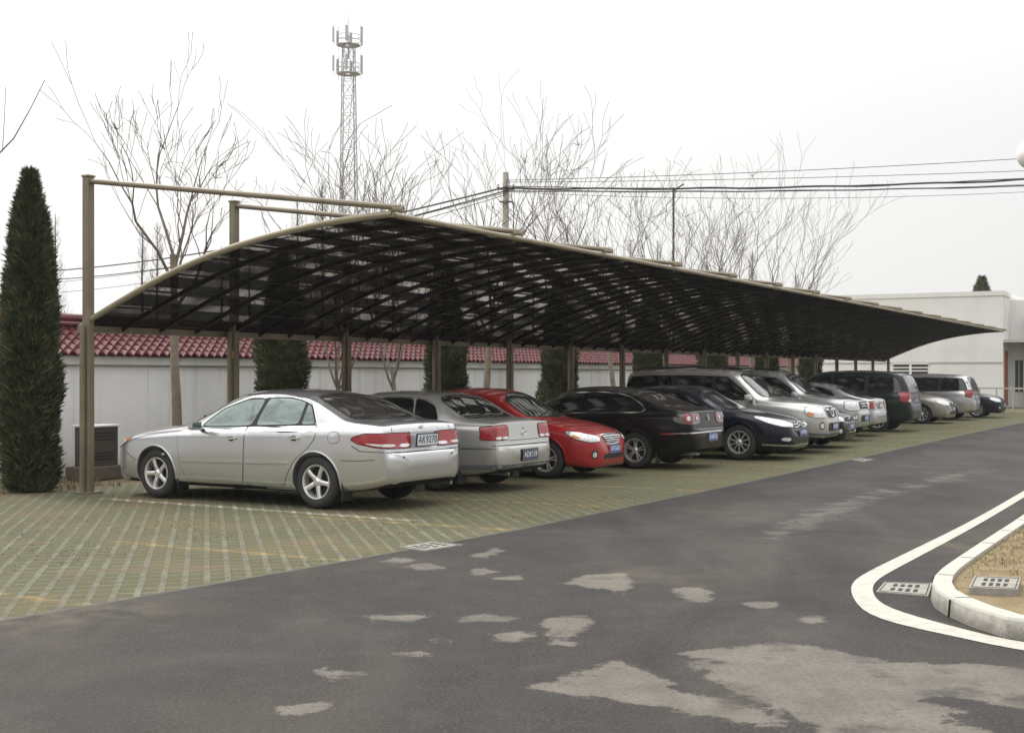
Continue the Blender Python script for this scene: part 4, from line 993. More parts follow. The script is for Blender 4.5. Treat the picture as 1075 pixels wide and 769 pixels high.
        z = dict(L=L, W=Wd, r=.335, glassband=[(.99,1.04),(.75,1.25),(.36,1.49),(.1,1.58),(-.5,1.60),(-1.5,1.59),(-1.93,1.565),(-2.05,1.4),(-2.14,1.10)], xf=1.42, xr=-1.42, wheel=wheel, tumble=.24, crown=4.5,
            top=[(-2.375,.62),(-2.365,.74),(-2.33,.80),(-2.315,.95),(-2.28,1.15),(-2.20,1.40),(-2.08,1.62),(-1.96,1.68),(-1.5,1.72),(-.7,1.75),(0,1.73),(.35,1.69),(.55,1.63),(1.0,1.34),(1.4,1.08),(1.5,1.04),(1.85,.95),(2.12,.84),(2.25,.72),(2.31,.62),(2.35,.52),(2.375,.42)],
            bot=SB(L,.34,.22,.21), belt=[(-2.4,1.08),(-1,1.06),(.6,1.0),(1.2,.95),(1.7,.85),(2.1,.74),(2.4,.6)],
            rail=[(-2.4,1.0),(-2.3,1.12),(-2.2,1.36),(-2.1,1.54),(-1.95,1.62),(-1.5,1.66),(-.7,1.69),(0,1.665),(.4,1.56),(.9,1.25),(1.2,1.04),(1.4,.97),(1.7,.89),(2.1,.77),(2.4,.6)],
            mirror=(.98,1.05), mbig=1.1, doors=[dict(poly=[(1.0,.98),(1.0,.5),(.92,.28),(-.08,.28),(-.1,1.04),(-.15,1.6),(.4,1.5),(.85,1.2),(1.0,1.06)], handle=(.08,.93)),
              dict(poly=[(-.13,1.04),(-.1,.28),(-.9,.28),(-1.03,.5),(-1.08,.75),(-1.1,1.05),(-1.12,1.6),(-.18,1.61)], handle=(-.98,.95))],
            windows=[[(.95,1.06),(.75,1.22),(.36,1.46),(.1,1.55),(-.08,1.57),(-.05,1.06)],[(-.16,1.08),(-.18,1.575),(-1.06,1.575),(-1.04,1.09)],[(-1.15,1.09),(-1.17,1.575),(-1.9,1.54),(-2.02,1.4),(-2.1,1.13)]],
            windscreen=[(1.42,0,1.06),(1.36,.44,1.055),(1.18,.70,1.02),(.7,.64,1.38),(.54,.55,1.55),(.58,0,1.60)],
            rearscreen=[(-2.28,0,1.12),(-2.27,.68,1.12),(-2.2,.74,1.25),(-2.1,.70,1.50),(-2.05,.60,1.58),(-2.05,0,1.60)], rsdir=(.97,0,-.2),
            extra=[rearlights(-2.29,-2.12,.62,.92,1.14,.84,1.12,.88,clear=[(.64,.78,.85,.92,'lens_clear','reversing_lens')]),
                dict(poly=[(2.24,.45,.70),(2.15,.66,.77),(1.9,.86,.84),(1.9,.89,.76),(2.12,.82,.64),(2.27,.47,.60)], d=(-.80,-.58,-.12), off=.010, name='headlamp', mat=M['lens_clear'], both=True, seam=.008, keep=.15),
                dict(poly=[(2.26,.34,.70),(2.28,0,.71),(2.26,-.34,.70),(2.30,-.3,.58),(2.31,.3,.58)], d=(-1,0,0), off=.012, name='grille', mat=M['plastic'], keep=.1, seam=.014, seammat=M['chrome']),
                dict(poly=[(2.35,.55,.41),(2.35,-.55,.41),(2.34,-.5,.29),(2.34,.5,.29)], d=(-1,0,0), off=.004, name='lower_intake', mat=M['plastic'], keep=.15),
                dict(poly=circ(2.27,.66,.40,.055), d=(-.9,-.4,0), off=.006, name='fog_lamp', mat=M['lens_clear'], both=True, rnd=False, step=.03),
                dict(poly=[(-2.36,0,.78),(-2.35,.45,.78),(-2.28,.72,.78),(-2.0,.9,.78)], d=(.85,-.5,0), line=.008, off=.003, name='bumper_gap', mat=M['seam'], both=True)])
        px, pz, rx, rz = 2.385, .47, -2.335, .88
    z.update(name=nm, cat=cat, label=label, group=GR, paint=paintm)
    if over: z.update(over)
    z['extra'] = z['extra'] + (extra or []); z['more'] = z.get('more', []) + (more or [])
    r = car(z)
    if rear: plate(r, rx, rz, True, plates, M[pmat], M['plate_white'], w=.42, h=.13, tilt=-6)
    else: plate(r, px, pz, False, plates, M[pmat], M['plate_white'], w=.42, h=.13)
    put(r, t, s_end, rear, z['L'], R(dang)); return r

CARS = []
def build_cars(which=None):
    jobs = [accord, boxsedan, redcar, passat, navy, pajero,
      lambda: generic('sedan', M['black'], 'low black car with a chrome framed grille, tucked between the two silver off-road cars', 16.05, 6.5, False, plates='AW2C07',
                      more=[emblem('ring', 2.23, .65, .10, False)], over=dict(windows=[[(.74,.965),(.42,1.17),(.08,1.31),(-.15,1.335),(-.1,.97)],[(-.18,.97),(-.22,1.34),(-.8,1.32),(-1.05,1.22),(-1.2,1.02)]]),
                      extra=[dict(poly=[(2.25,.33,.60),(2.27,.30,.36),(2.27,-.30,.36),(2.25,-.33,.60)], d=(-1,0,0), line=.03, off=.016, name='grille_frame', mat=M['chrome'])]),
      lambda: generic('suv', M['silver_dull'], 'bright silver off-road car with large clear square headlamps, third tall car from the left', 19.2, 6.02, False, plates='AH7E51', cat='suv', more=[emblem('bar', 2.24, .88, .11, False)]),
      lambda: generic('sedan', M['silver'], 'silver sedan parked tail out just left of the dark green wagon', 21.9, 5.9, True, plates='AR0893', pmat='plate_pale', over=dict(r=.32), more=[emblem('ellipse', -2.2, .93, .08, True)]),
      lambda: generic('wagon', M['green'], 'dark green tall wagon parked tail out with red corner lamps', 25.2, 5.98, True, plates='AT5G20', cat='van', over=dict(rearglass=M['glass_screen'])),
      lambda: generic('sedan', M['gold'], 'beige grey car with rounded nose, parked nose out right of the green wagon', 32.1, 5.95, False, plates='AP3J18', over=dict(top=[(-2.275,.58),(-2.265,.66),(-2.22,.71),(-2.20,.85),(-2.14,1.0),(-2.0,1.06),(-1.7,1.15),(-1.35,1.32),(-1.0,1.46),(-.6,1.54),(-.2,1.56),(.1,1.55),(.35,1.50),(.8,1.27),(1.15,1.08),(1.22,1.045),(1.6,.96),(1.95,.86),(2.12,.76),(2.2,.68),(2.24,.56),(2.265,.48),(2.275,.42)]), more=[emblem('ring', 2.23, .65, .09, False)]),
      lambda: generic('wagon', M['silver'], 'silver one-box people carrier with dark side glass, parked tail out near the white building', 35.9, 6.1, True, plates='AQ4N66', cat='van', wheel='five'),
      lambda: generic('sedan', M['navy'], 'small dark sedan at the far right end of the row, nose out', 39.0, 6.5, False, plates='AZ1Y39'),
    ]
    for i, j in enumerate(jobs):
        if which is None or i in which: CARS.append(j())
# ------------------------------------------------------------------ ground, road, pavement
def sdf(poly, p):
    n = len(poly); ins = False; best = 1e9
    for i in range(n):
        a = poly[i]; b = poly[(i+1) % n]
        dx, dy = b[0]-a[0], b[1]-a[1]
        t = max(0, min(1, ((p[0]-a[0])*dx+(p[1]-a[1])*dy)/(dx*dx+dy*dy+1e-12)))
        q = (p[0]-a[0]-dx*t)**2+(p[1]-a[1]-dy*t)**2
        if q < best: best = q
        if (a[1] > p[1]) != (b[1] > p[1]) and p[0] < dx*(p[1]-a[1])/dy+a[0]: ins = not ins
    d = math.sqrt(best)
    return d if ins else -d
G2 = lambda L: [tuple(gp(x, y)[:2]) for x, y in L]

# asphalt edge along the parking pavement, (t, s)
EDGE = [(-30,5.6),(-14,6.2),(-7.07,6.58),(-4.98,6.8),(-3.59,6.95),(-.87,7.15),(4.49,7.28),(12.5,7.35),(25,7.4),(34.9,7.6),(52,7.6),(90,7.6)]

def asphalt():
    t = NT('asphalt'); c = t.coord()
    at = t.node('ShaderNodeAttribute', attribute_name='stain').outputs['Color']
    st = t.xyz(at)
    n1 = t.noise(c, .35, 6, .6); n2 = t.noise(c, 3.0, 6, .6); n3 = t.noise(c, 90, 3, .7); n4 = t.noise(c, .9, 5, .6, .8)
    nf = t.noise(c, 260, 2, .6)
    base = t.mix(t.ramp(n1, .3, .7), (.019,.017,.016), (.033,.0295,.027))
    base = t.mix(t.ramp(n4, .45, .72, 0, .6), base, (.052,.046,.040))
    base = t.mix(t.ramp(n4, .48, .30, 0, .6), base, (.020,.019,.0185))
    base = t.mix(t.ramp(n2, .50, .68, 0, .4), base, (.060,.054,.048))
    n6 = t.noise(t.mapping(c, rot=(0,0,R(35)), scale=(1,.45,1)), .55, 6, .62, 1.2)
    base = t.mix(t.ramp(n6, .50, .66, 0, .65), base, (.066,.056,.046))
    base = t.mix(t.ramp(n6, .47, .33, 0, .75), base, (.012,.011,.0105))
    n7 = t.noise(t.mapping(c, rot=(0,0,R(-60)), scale=(1,.12,1)), 2.2, 4, .6)
    base = t.mix(t.ramp(n7, .56, .70, 0, .4), base, (.020,.0185,.018))
    n5 = t.noise(c, 45, 4, .75)
    base = t.mix(t.ramp(n5, .50, .68, 0, .55), base, (.105,.097,.088))
    base = t.mix(t.ramp(n5, .46, .32, 0, .6), base, (.014,.013,.013))
    base = t.mix(t.ramp(nf, .55, .7, 0, .35), base, (.15,.14,.13))
    # dried silt patches: distance field stored on the mesh, broken up by noise
    warp = t.math('ADD', t.math('MULTIPLY', t.math('SUBTRACT', t.noise(c, 3.2, 8, .74), .5), .75), t.math('MULTIPLY', t.math('SUBTRACT', n3, .5), .22))
    f = t.math('ADD', st[0], warp)
    m = t.ramp(f, .475, .52)
    holes = t.math('MULTIPLY', t.ramp(t.noise(c, 2.2, 5, .6), .54, .66, 1, .3), t.ramp(t.noise(c, 38, 4, .7), .35, .55, .55, 1))
    silt = t.mix(t.ramp(n2, .3, .7), (.140,.124,.105), (.205,.184,.157))
    base = t.mix(t.math('MULTIPLY', t.math('MULTIPLY', m, holes), .85), base, silt)
    rc = t.xyz(t.mapping(c, rot=(0,0,0)))
    jy = t.math('ABSOLUTE', t.math('SUBTRACT', t.math('ADD', rc[1], t.math('MULTIPLY', t.math('SUBTRACT', t.noise(c, 1.2, 5), .5), .10)), t.math('ADD', 8.72, t.math('MULTIPLY', rc[0], .0))))
    base = t.mix(t.math('MULTIPLY', t.math('MULTIPLY', t.ramp(jy, .035, .012), t.ramp(rc[0], -.6, .4)), t.math('MULTIPLY', t.ramp(rc[0], 2.6, 2.2), .5)), base, (.025,.023,.023))
    base = t.mix(t.ramp(t.noise(t.mapping(c, rot=(0,0,R(-28)), scale=(1,.25,1)), 1.6, 5, .6), .52, .72, 0, .45), base, (.038,.035,.034))
    # scuffed lighter run along the road
    w2 = t.math('MULTIPLY', t.math('SUBTRACT', t.noise(c, 4.0, 7, .75), .5), .9)
    m2 = t.ramp(t.math('ADD', st[1], w2), .5, .66)
    base = t.mix(t.math('MULTIPLY', m2, .55), base, (.155,.144,.128))
    # sandy dust near the pavement corner
    m3 = t.math('MULTIPLY', st[2], t.ramp(t.noise(c, 2.5, 6, .7), .40, .68))
    base = t.mix(t.math('MULTIPLY', m3, .6), base, (.17,.14,.09))
    t.set(Base_Color=base, Roughness=t.ramp(n4, .3, .7, .70, .9))
    t.bsdf.inputs['Specular IOR Level'].default_value = .22
    t.bump(t.math('ADD', n3, t.math('MULTIPLY', n2, .6)), .45, .012)
    return t.mat

def pavers():
    t = NT('grass_pavers'); c = t.coord()
    # slab grid, about 14 degrees off the view direction
    g = t.xyz(t.mapping(c, rot=(0, 0, R(-13.0))))
    wob = t.math('MULTIPLY', t.math('SUBTRACT', t.noise(c, 3, 4), .5), .03)
    p = t.math('FRACT', t.math('DIVIDE', t.math('ADD', g[0], wob), .165)); q = t.math('FRACT', t.math('DIVIDE', t.math('ADD', g[1], wob), .21))
    def band(x, w, e=.05):
        a = t.math('ABSOLUTE', t.math('SUBTRACT', x, .5))
        return t.ramp(a, .5-w, .5-w+e)
    cA = band(p, .19); cB = band(q, .13)
    n1 = t.noise(c, .45, 5, .6); n2 = t.noise(c, 7, 6, .7); n3 = t.noise(c, 45, 4, .7); n4 = t.noise(c, 1.4, 5, .65)
    conc = t.math('MULTIPLY', t.math('MAXIMUM', cA, t.math('MULTIPLY', cB, .85)), t.ramp(t.math('ADD', t.math('MULTIPLY', n2, .6), t.math('MULTIPLY', n4, .4)), .34, .58, .15, 1))
    uv = t.xyz(t.mapping(c, loc=(0,0,0)))
    # row coordinates
    tt = t.math('ADD', t.math('ADD', t.math('MULTIPLY', uv[0], U.x), t.math('MULTIPLY', uv[1], U.y)), -(P0.x*U.x+P0.y*U.y))
    ss = t.math('ADD', t.math('ADD', t.math('MULTIPLY', uv[0], V.x), t.math('MULTIPLY', uv[1], V.y)), -(P0.x*V.x+P0.y*V.y))
    far = t.ramp(tt, -4, 9)
    ccol = t.mix(t.ramp(n2, .3, .7), (.100,.096,.072), (.172,.164,.124))
    ccol = t.mix(t.ramp(n4, .42, .62, 0, .75), ccol, (.15,.175,.115))
    ccol = t.mix(t.ramp(n3, .55, .75, 0, .5), ccol, (.36,.33,.26))
    hole = t.mix(t.ramp(n2, .35, .65), (.078,.062,.027), (.062,.070,.024))
    hole = t.mix(t.ramp(n3, .5, .7, 0, .6), hole, (.14,.12,.06))
    col = t.mix(conc, hole, ccol)
    mossy = t.math('MULTIPLY', t.ramp(n1, .30, .60, .25, .8), far)
    col = t.mix(mossy, col, t.mix(t.ramp(n3, .3, .7), (.075,.080,.028), (.155,.152,.070)))
    brown = t.math('MULTIPLY', t.ramp(t.noise(c, .8, 5, .65), .48, .68), .6)
    col = t.mix(brown, col, (.155,.105,.05))
    # ochre bay lines and one pale line
    fr = t.math('ABSOLUTE', t.math('SUBTRACT', t.math('FRACT', t.math('DIVIDE', t.math('ADD', tt, 3.65+1.33+wobble(t, c)), 2.66)), .5))
    wear = t.ramp(t.noise(c, 4, 5, .7), .40, .60)
    ln = t.math('MULTIPLY', t.math('MULTIPLY', t.ramp(fr, .030, .018), t.ramp(ss, 3.9, 4.3)), t.math('MULTIPLY', wear, t.math('ADD', t.math('MULTIPLY', conc, .5), .25)))
    col = t.mix(ln, col, (.40,.27,.09))
    wl = t.ramp(t.math('ABSOLUTE', t.math('ADD', tt, t.math('ADD', t.math('MULTIPLY', ss, .055), .42))), .11, .07)
    wl = t.math('MULTIPLY', t.math('MULTIPLY', wl, t.ramp(ss, .6, 1.0)), t.math('MULTIPLY', t.ramp(ss, 5.9, 5.4), t.math('MULTIPLY', t.ramp(t.noise(c, 6, 5, .7), .38, .5), t.math('ADD', t.math('MULTIPLY', conc, .7), .2))))
    col = t.mix(wl, col, (.52,.48,.38))
    t.set(Base_Color=col, Roughness=.9)
    t.bump(t.math('ADD', conc, t.math('MULTIPLY', n3, .5)), .8, .02)
    return t.mat
def wobble(t, c):
    return 0.0

def ground_all():
    soil = NT('soil'); c = soil.coord()
    soil.set(Base_Color=soil.mix(soil.ramp(soil.noise(c, 1.5, 6, .65), .35, .65), (.13,.095,.055), (.19,.155,.085)), Roughness=.95)
    soil.bump(soil.noise(c, 25, 5, .7), .6, .03)
    g = MB(); g.sheet([(-900,-300,-.012),(900,-300,-.012),(900,1500,-.012),(-900,1500,-.012)]); struct(g.build('ground', soil.mat))
    # paved strip
    e = [W(t, s, -.004) for t, s in EDGE]
    pv = MB()
    back = [W(t, -.55 if t > -3.2 else -.2, -.004) for t, s in EDGE]
    for i in range(len(e)-1): pv.add([back[i], back[i+1], e[i+1], e[i]], [(3,2,1,0)])
    o = pv.build('pavement', pavers()); 
    bm = bmesh.new(); bm.from_mesh(o.data); bmesh.ops.recalc_face_normals(bm, faces=bm.faces)
    for f in bm.faces:
        if f.normal.z < 0: f.normal_flip()
    bm.to_mesh(o.data); bm.free(); struct(o)
    # road with stain field
    blobs = [G2(L) for L in (
        [(563,654),(575,648),(606,646),(624,650),(612,662),(603,670),(577,668)],
        [(584,674),(600,672),(602,678),(586,678)],
        [(592,612),(616,604),(660,601),(664,614),(650,622),(640,618),(612,615)],
        [(709,617),(735,616),(749,622),(744,631),(722,631)],
        [(784,633),(815,631),(812,637),(790,638)],
        [(334,697),(342,695),(348,704),(382,708),(372,714),(352,714),(336,706)],
        [(294,745),(312,739),(344,736),(340,744),(318,749),(297,750)],
        [(382,645),(410,643),(456,646),(440,651),(400,651)],
        [(480,647),(520,645),(542,647),(538,652),(490,652)],
        [(512,666),(540,663),(560,665),(556,670),(548,676),(524,674)],
        [(448,672),(462,670),(477,673),(470,677),(452,676)], [(424,686),(440,684),(449,687),(440,691),(426,690)],
        [(392,589),(420,584),(436,588),(412,593)], [(424,594),(452,591),(468,596),(440,598)], [(488,599),(508,596),(520,600),(500,603)],
        [(496,584),(520,574),(528,578),(510,585)], [(520,606),(540,604),(552,607),(536,610)],[(840,648),(862,645),(868,650),(850,653)],
        [(564,720),(600,708),(645,694),(664,697),(682,706),(712,722),(760,736),(800,744),(830,756),(815,762),(760,756),(700,742),(640,733),(600,730)],
        [(712,686),(760,680),(820,674),(880,682),(930,694),(970,697),(1010,696),(1075,701),(1130,706),(1130,745),(1075,742),(1030,735),(985,728),(972,735),(1010,748),(1000,757),(1040,768),(1020,785),(900,800),(872,790),(856,770),(842,752),(812,740),(780,728),(746,712),(738,700),(760,694)],
        [(200,600-0),(196,598),(210,600)] , [(735,705-0),(724,694),(744,692)])]
    runs = [G2([(788,566),(812,545),(860,527),(920,512),(1000,494),(1062,484),(1075,488),(1000,508),(930,525),(870,552),(836,566),(800,570)])]
    sand = [(gp(95,640), 1.0), (gp(60,648), .9), (gp(735,538), .5), (gp(1010,572), .8), (gp(690,604), .5)]
    N = 95; x0, x1, y0, y1 = -5.5, 6.5, 5.2, 13.4   # fine zone
    def vals(x, y):
        d = max(sdf(b, (x, y)) for b in blobs)
        r = .5 + max(-.45, min(.45, d*1.5))
        d2 = max(sdf(b, (x, y)) for b in runs)
        g_ = .45 + max(-.45, min(.35, d2*.6))
        b_ = max(k*math.exp(-((x-q.x)**2+(y-q.y)**2)/.35) for q, k in sand)
        return (r, g_, b_, 1)
    xs = [x0+(x1-x0)*i/150 for i in range(151)]; ys = [y0+(y1-y0)*i/110 for i in range(111)]
    xs = [-120,-60,-30,-15,-9,-7]+xs+[7,8,9,10,11,12,14,17,20,25,32,40,60,90,140,220]
    ys = [-140,-60,-30,-15,-6,0,3]+ys+[13.8,14.4,15,15.7,16.4,17.2,18,19,20,21,22,23,24.5,26,27.5,29,31,33,35,38,41,45,50,56,64,75,90,120,160]
    vs = []; fs = []; cl = []
    for j, y in enumerate(ys):
        for i, x in enumerate(xs):
            vs.append((x, y, 0)); cl.append(vals(x, y) if 4 < y < 40 and -6 < x < 22 else (0, 0, 0, 1))
    nx = len(xs)
    for j in range(len(ys)-1):
        for i in range(nx-1): fs.append((j*nx+i, j*nx+i+1, (j+1)*nx+i+1, (j+1)*nx+i))
    me = bpy.data.meshes.new('road'); me.from_pydata(vs, [], fs)
    a = me.color_attributes.new('stain', 'FLOAT_COLOR', 'POINT')
    for i, v in enumerate(cl): a.data[i].color = v
    # cut away everything on the paved side of the edge line
    bm = bmesh.new(); bm.from_mesh(me)
    bnd = [W(t, s) for t, s in EDGE]
    # trim with one vertical cut per edge segment, then drop faces inside the parking strip
    for i in range(len(bnd)-1):
        a_, b_ = bnd[i], bnd[i+1]; d = (b_-a_).normalized(); n = Vector((d.y, -d.x, 0))
        near = [f for f in bm.faces if True]
        lo, hi = EDGE[i][0], EDGE[i+1][0]
        sel = [f for f in near if lo-14 < TS(f.calc_center_median())[0] < hi+14] if i > 0 else near
        geom = set(); 
        for f in sel:
            geom.add(f); geom.update(f.edges); geom.update(f.verts)
        bmesh.ops.bisect_plane(bm, geom=list(geom), plane_co=a_, plane_no=n, dist=1e-5)
    es = linf(EDGE)
    kill = []
    for f in bm.faces:
        t_, s_ = TS(f.calc_center_median())
        if s_ < es(t_): kill.append(f)
    bmesh.ops.delete(bm, geom=kill, context='FACES')
    for f in bm.faces:
        if f.normal.z < 0: f.normal_flip()
    bm.to_mesh(me); bm.free(); me.materials.append(asphalt())
    struct(link_mesh('road', me))
    # a worn concrete lip where asphalt meets pavers
    lip = MB(); 
    conc = simple('edge_concrete', (.09,.085,.07), .9, var=.3, scale=6, bump=.5)
    for i in range(len(e)-1):
        a_, b_ = W(*EDGE[i]), W(*EDGE[i+1]); lip.add([a_+V*-.05+Vector((0,0,.001)), a_+Vector((0,0,.001)), b_+Vector((0,0,.001)), b_+V*-.05+Vector((0,0,.001))], [(0,1,2,3)])
    struct(lip.build('pavement_edge', conc))

    # white edge line
    def smooth_path(P, it=3, closed=False):
        P = [Vector(p) for p in P]
        for _ in range(it):
            o = [P[0]]
            for a, b in zip(P, P[1:]): o += [a*.75+b*.25, a*.25+b*.75]
            o.append(P[-1]); P = o
        return P
    uo = lambda p, k: p+U*k
    outer = [gp(x, y, 0) for x, y in ((1075,515),(1020,547),(946,583),(911,600),(894,611),(893,624),(906,642),(937,654),(997,667),(1075,684))]
    inner = [gp(x, y, 0) for x, y in ((1075,522),(1020,555),(946,594),(921,608),(915,617),(919,629),(937,640),(997,657),(1075,676))]
    outer = [outer[0]+U*30, outer[0]+U*8] + outer + [outer[-1]+Vector((.9,-.75,0)), outer[-1]+Vector((4,-3.0,0))]
    inner = [inner[0]+U*30, inner[0]+U*8] + inner + [inner[-1]+Vector((.9,-.70,0)), inner[-1]+Vector((4,-2.8,0))]
    def resample(P, n):
        L = [0]
        for a, b in zip(P, P[1:]): L.append(L[-1]+(b-a).length)
        out = []; j = 0
        for i in range(n):
            d = L[-1]*i/(n-1)
            while j < len(L)-2 and d > L[j+1]: j += 1
            out.append(P[j].lerp(P[j+1], (d-L[j])/(L[j+1]-L[j]+1e-9)))
        return out
    o_ = resample(smooth_path(outer), 260); i_ = smooth_path(inner)
    wl = MB(); q = []
    for p in o_:
        best = min(i_, key=lambda r: (r-p).length_squared); 
        # nearest point on the inner polyline
        bd, bp = 1e9, None
        for a, b in zip(i_, i_[1:]):
            ab = b-a
            if ab.length_squared < 1e-10: continue
            k = max(0, min(1, (p-a).dot(ab)/ab.length_squared)); r = a+ab*k
            if (r-p).length_squared < bd: bd, bp = (r-p).length_squared, r
        q.append(bp)
    for a in range(len(o_)-1):
        wl.add([o_[a]+Vector((0,0,.004)), o_[a+1]+Vector((0,0,.004)), q[a+1]+Vector((0,0,.004)), q[a]+Vector((0,0,.004))], [(0,1,2,3)])
    lm = NT('line_paint'); c = lm.coord()
    lm.set(Base_Color=lm.mix(lm.ramp(lm.noise(c, 9, 6, .7), .46, .66, 0, .6), (.45,.43,.375), (.26,.245,.21)), Roughness=.7); lm.bump(lm.noise(c, 90, 3), .3, .01)
    struct(wl.build('road_line', lm.mat))
    # kerb round the verge
    KH = .13
    ko = [gp(x, y, KH) for x, y in ((1075,539),(1032,566),(986,596),(979,605),(979,615),(991,624),(1034,641),(1075,651))]
    ko = [ko[0]+U*30]+ko+[ko[-1]+Vector((.9,-.55,0)), ko[-1]+Vector((4.2,-2.2,0))]
    ko = resample(smooth_path(ko, 2), 120)
    kb = MB(); km = NT('kerb_paint'); c = km.coord(); kz = km.xyz(c)[2]
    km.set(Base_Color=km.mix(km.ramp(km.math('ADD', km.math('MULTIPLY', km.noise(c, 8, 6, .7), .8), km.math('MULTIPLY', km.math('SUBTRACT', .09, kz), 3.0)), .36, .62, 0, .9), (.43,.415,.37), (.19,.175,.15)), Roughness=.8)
    km.bump(km.noise(c, 30, 5, .7), .6, .01)
    WK = .13; k2 = []
    for i, p in enumerate(ko):
        d = (ko[min(i+1, len(ko)-1)]-ko[max(i-1, 0)]).normalized(); n = Vector((-d.y, d.x, 0)) # left of travel is the verge side
        k2.append((p, p+n*WK))
    prof = lambda p, q_: [Vector((p.x, p.y, 0))+(p-q_)*.10, Vector((p.x, p.y, KH-.02))+(p-q_)*.02, Vector((p.x, p.y, KH-.004))+(q_-p)*.06, Vector((p.x, p.y, KH))+(q_-p)*.18, Vector((q_.x, q_.y, KH)), Vector((q_.x, q_.y, .02))]
    rows = [prof(p, q_) for p, q_ in k2]; vv = [v for r_ in rows for v in r_]; ff = []
    for i in range(len(rows)-1):
        for j in range(5): ff.append((i*6+j, (i+1)*6+j, (i+1)*6+j+1, i*6+j+1))
    kb.add(vv, ff)
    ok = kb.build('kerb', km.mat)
    bm = bmesh.new(); bm.from_mesh(ok.data)
    for f in bm.faces:
        if f.normal.z < -.2: f.normal_flip()
    bm.to_mesh(ok.data); bm.free()
    struct(ok)
    # joints between kerb stones
    jt = MB()
    for i in range(4, len(ko)-2, 3):
        p, q_ = k2[i]
        d = (q_-p).normalized()
        a = Vector((p.x, p.y, 0)) - d*.016; b = Vector((p.x, p.y, KH-.015)) - d*.006
        jt.bar(a, b, .012, .012, up=tuple(d)); jt.bar(Vector((p.x, p.y, KH))+d*.03+Vector((0,0,.0005)), Vector((q_.x, q_.y, KH+.0005)), .007, .004)
    struct(jt.build('kerb_joints', M['seam']))
    # verge of dry grass
    vm = NT('dry_turf'); c = vm.coord()
    a1 = vm.mix(vm.ramp(vm.noise(c, 4, 6, .7), .35, .65), (.175,.118,.058), (.275,.215,.115))
    a1 = vm.mix(vm.ramp(vm.noise(c, 60, 4, .7), .5, .7, 0, .6), a1, (.33,.28,.17))
    vm.set(Base_Color=a1, Roughness=.95); vm.bump(vm.noise(c, 40, 5, .7), .8, .03)
    poly = [q_ for p, q_ in k2]
    far = [poly[-1]+Vector((30,-8,0)), poly[0]+V*40]
    vb = MB(); vb.sheet([Vector((p.x, p.y, KH-.03)) for p in poly+far]); struct(vb.build('verge', vm.mat))
    return k2, KH

def blades(name, spots, h, w, mats, label=None, seed=1, lean=.5):
    """many thin grass blades as one object"""
    rnd = random.Random(seed); m = MB()
    for x, y, z in spots:
        for k in range(3):
            a = rnd.uniform(0, 6.28); hh = h*rnd.uniform(.5, 1.3); ww = w*rnd.uniform(.6, 1.2)
            dx, dy = math.cos(a), math.sin(a); ln = rnd.uniform(.1, lean)*hh*1.4
            bx, by = x+rnd.uniform(-.02, .02), y+rnd.uniform(-.02, .02)
            px, py = -dy*ww/2, dx*ww/2
            m.mi = rnd.randrange(len(mats))
            m.add([(bx-px, by-py, z), (bx+px, by+py, z), (bx+dx*ln*.4+px*.7, by+dy*ln*.4+py*.7, z+hh*.6), (bx+dx*ln*.4-px*.7, by+dy*ln*.4-py*.7, z+hh*.6), (bx+dx*ln, by+dy*ln, z+hh)], [(0,1,2,3), (3,2,4)])
    o = m.build(name, mats); o['kind'] = 'stuff'
    if label: o['label'] = label; o['category'] = 'grass'
    return o

def slab(label, corners, z0, z1, hx, hy, parentname='drain_cover'):
    """concrete grate lying in the ground: corners p00,p10,p11,p01"""
    a, b, c_, d = [Vector(p) for p in corners]
    def at(u, v): return (a*(1-u)+b*u)*(1-v)+(d*(1-u)+c_*u)*v
    cm = simple('precast_concrete', (.27,.255,.225), .85, var=.25, scale=12, bump=.5)
    m = MB(); m.prism([tuple(at(u, v)[:2]) for u, v in ((0,0),(1,0),(1,1),(0,1))], z0, z1)
    root = m.build('drain_cover', cm); tag(root, label, 'drain cover')
    fr = MB()
    for (u0, u1, v0, v1) in ((.04,.96,.05,.08),(.04,.96,.92,.95),(.04,.06,.05,.95),(.94,.96,.05,.95)):
        fr.prism([tuple(at(u, v)[:2]) for u, v in ((u0,v0),(u1,v0),(u1,v1),(u0,v1))], z1, z1+.0015)
    fr.build('frame_groove', M['seam'], root)
    for i in range(hx):
        for j in range(hy):
            u = .2+.6*(i+.5)/hx; v = .12+.76*(j+.5)/hy
            h_ = MB(); du, dv = .6/hx*.28, .76/hy*.30
            h_.prism([tuple(at(u+p, v+q)[:2]) for p, q in ((-du,-dv),(du,-dv),(du,dv),(-du,dv))], z1, z1+.002)
            h_.build('drain_slot', M['seam'], root)
    return root

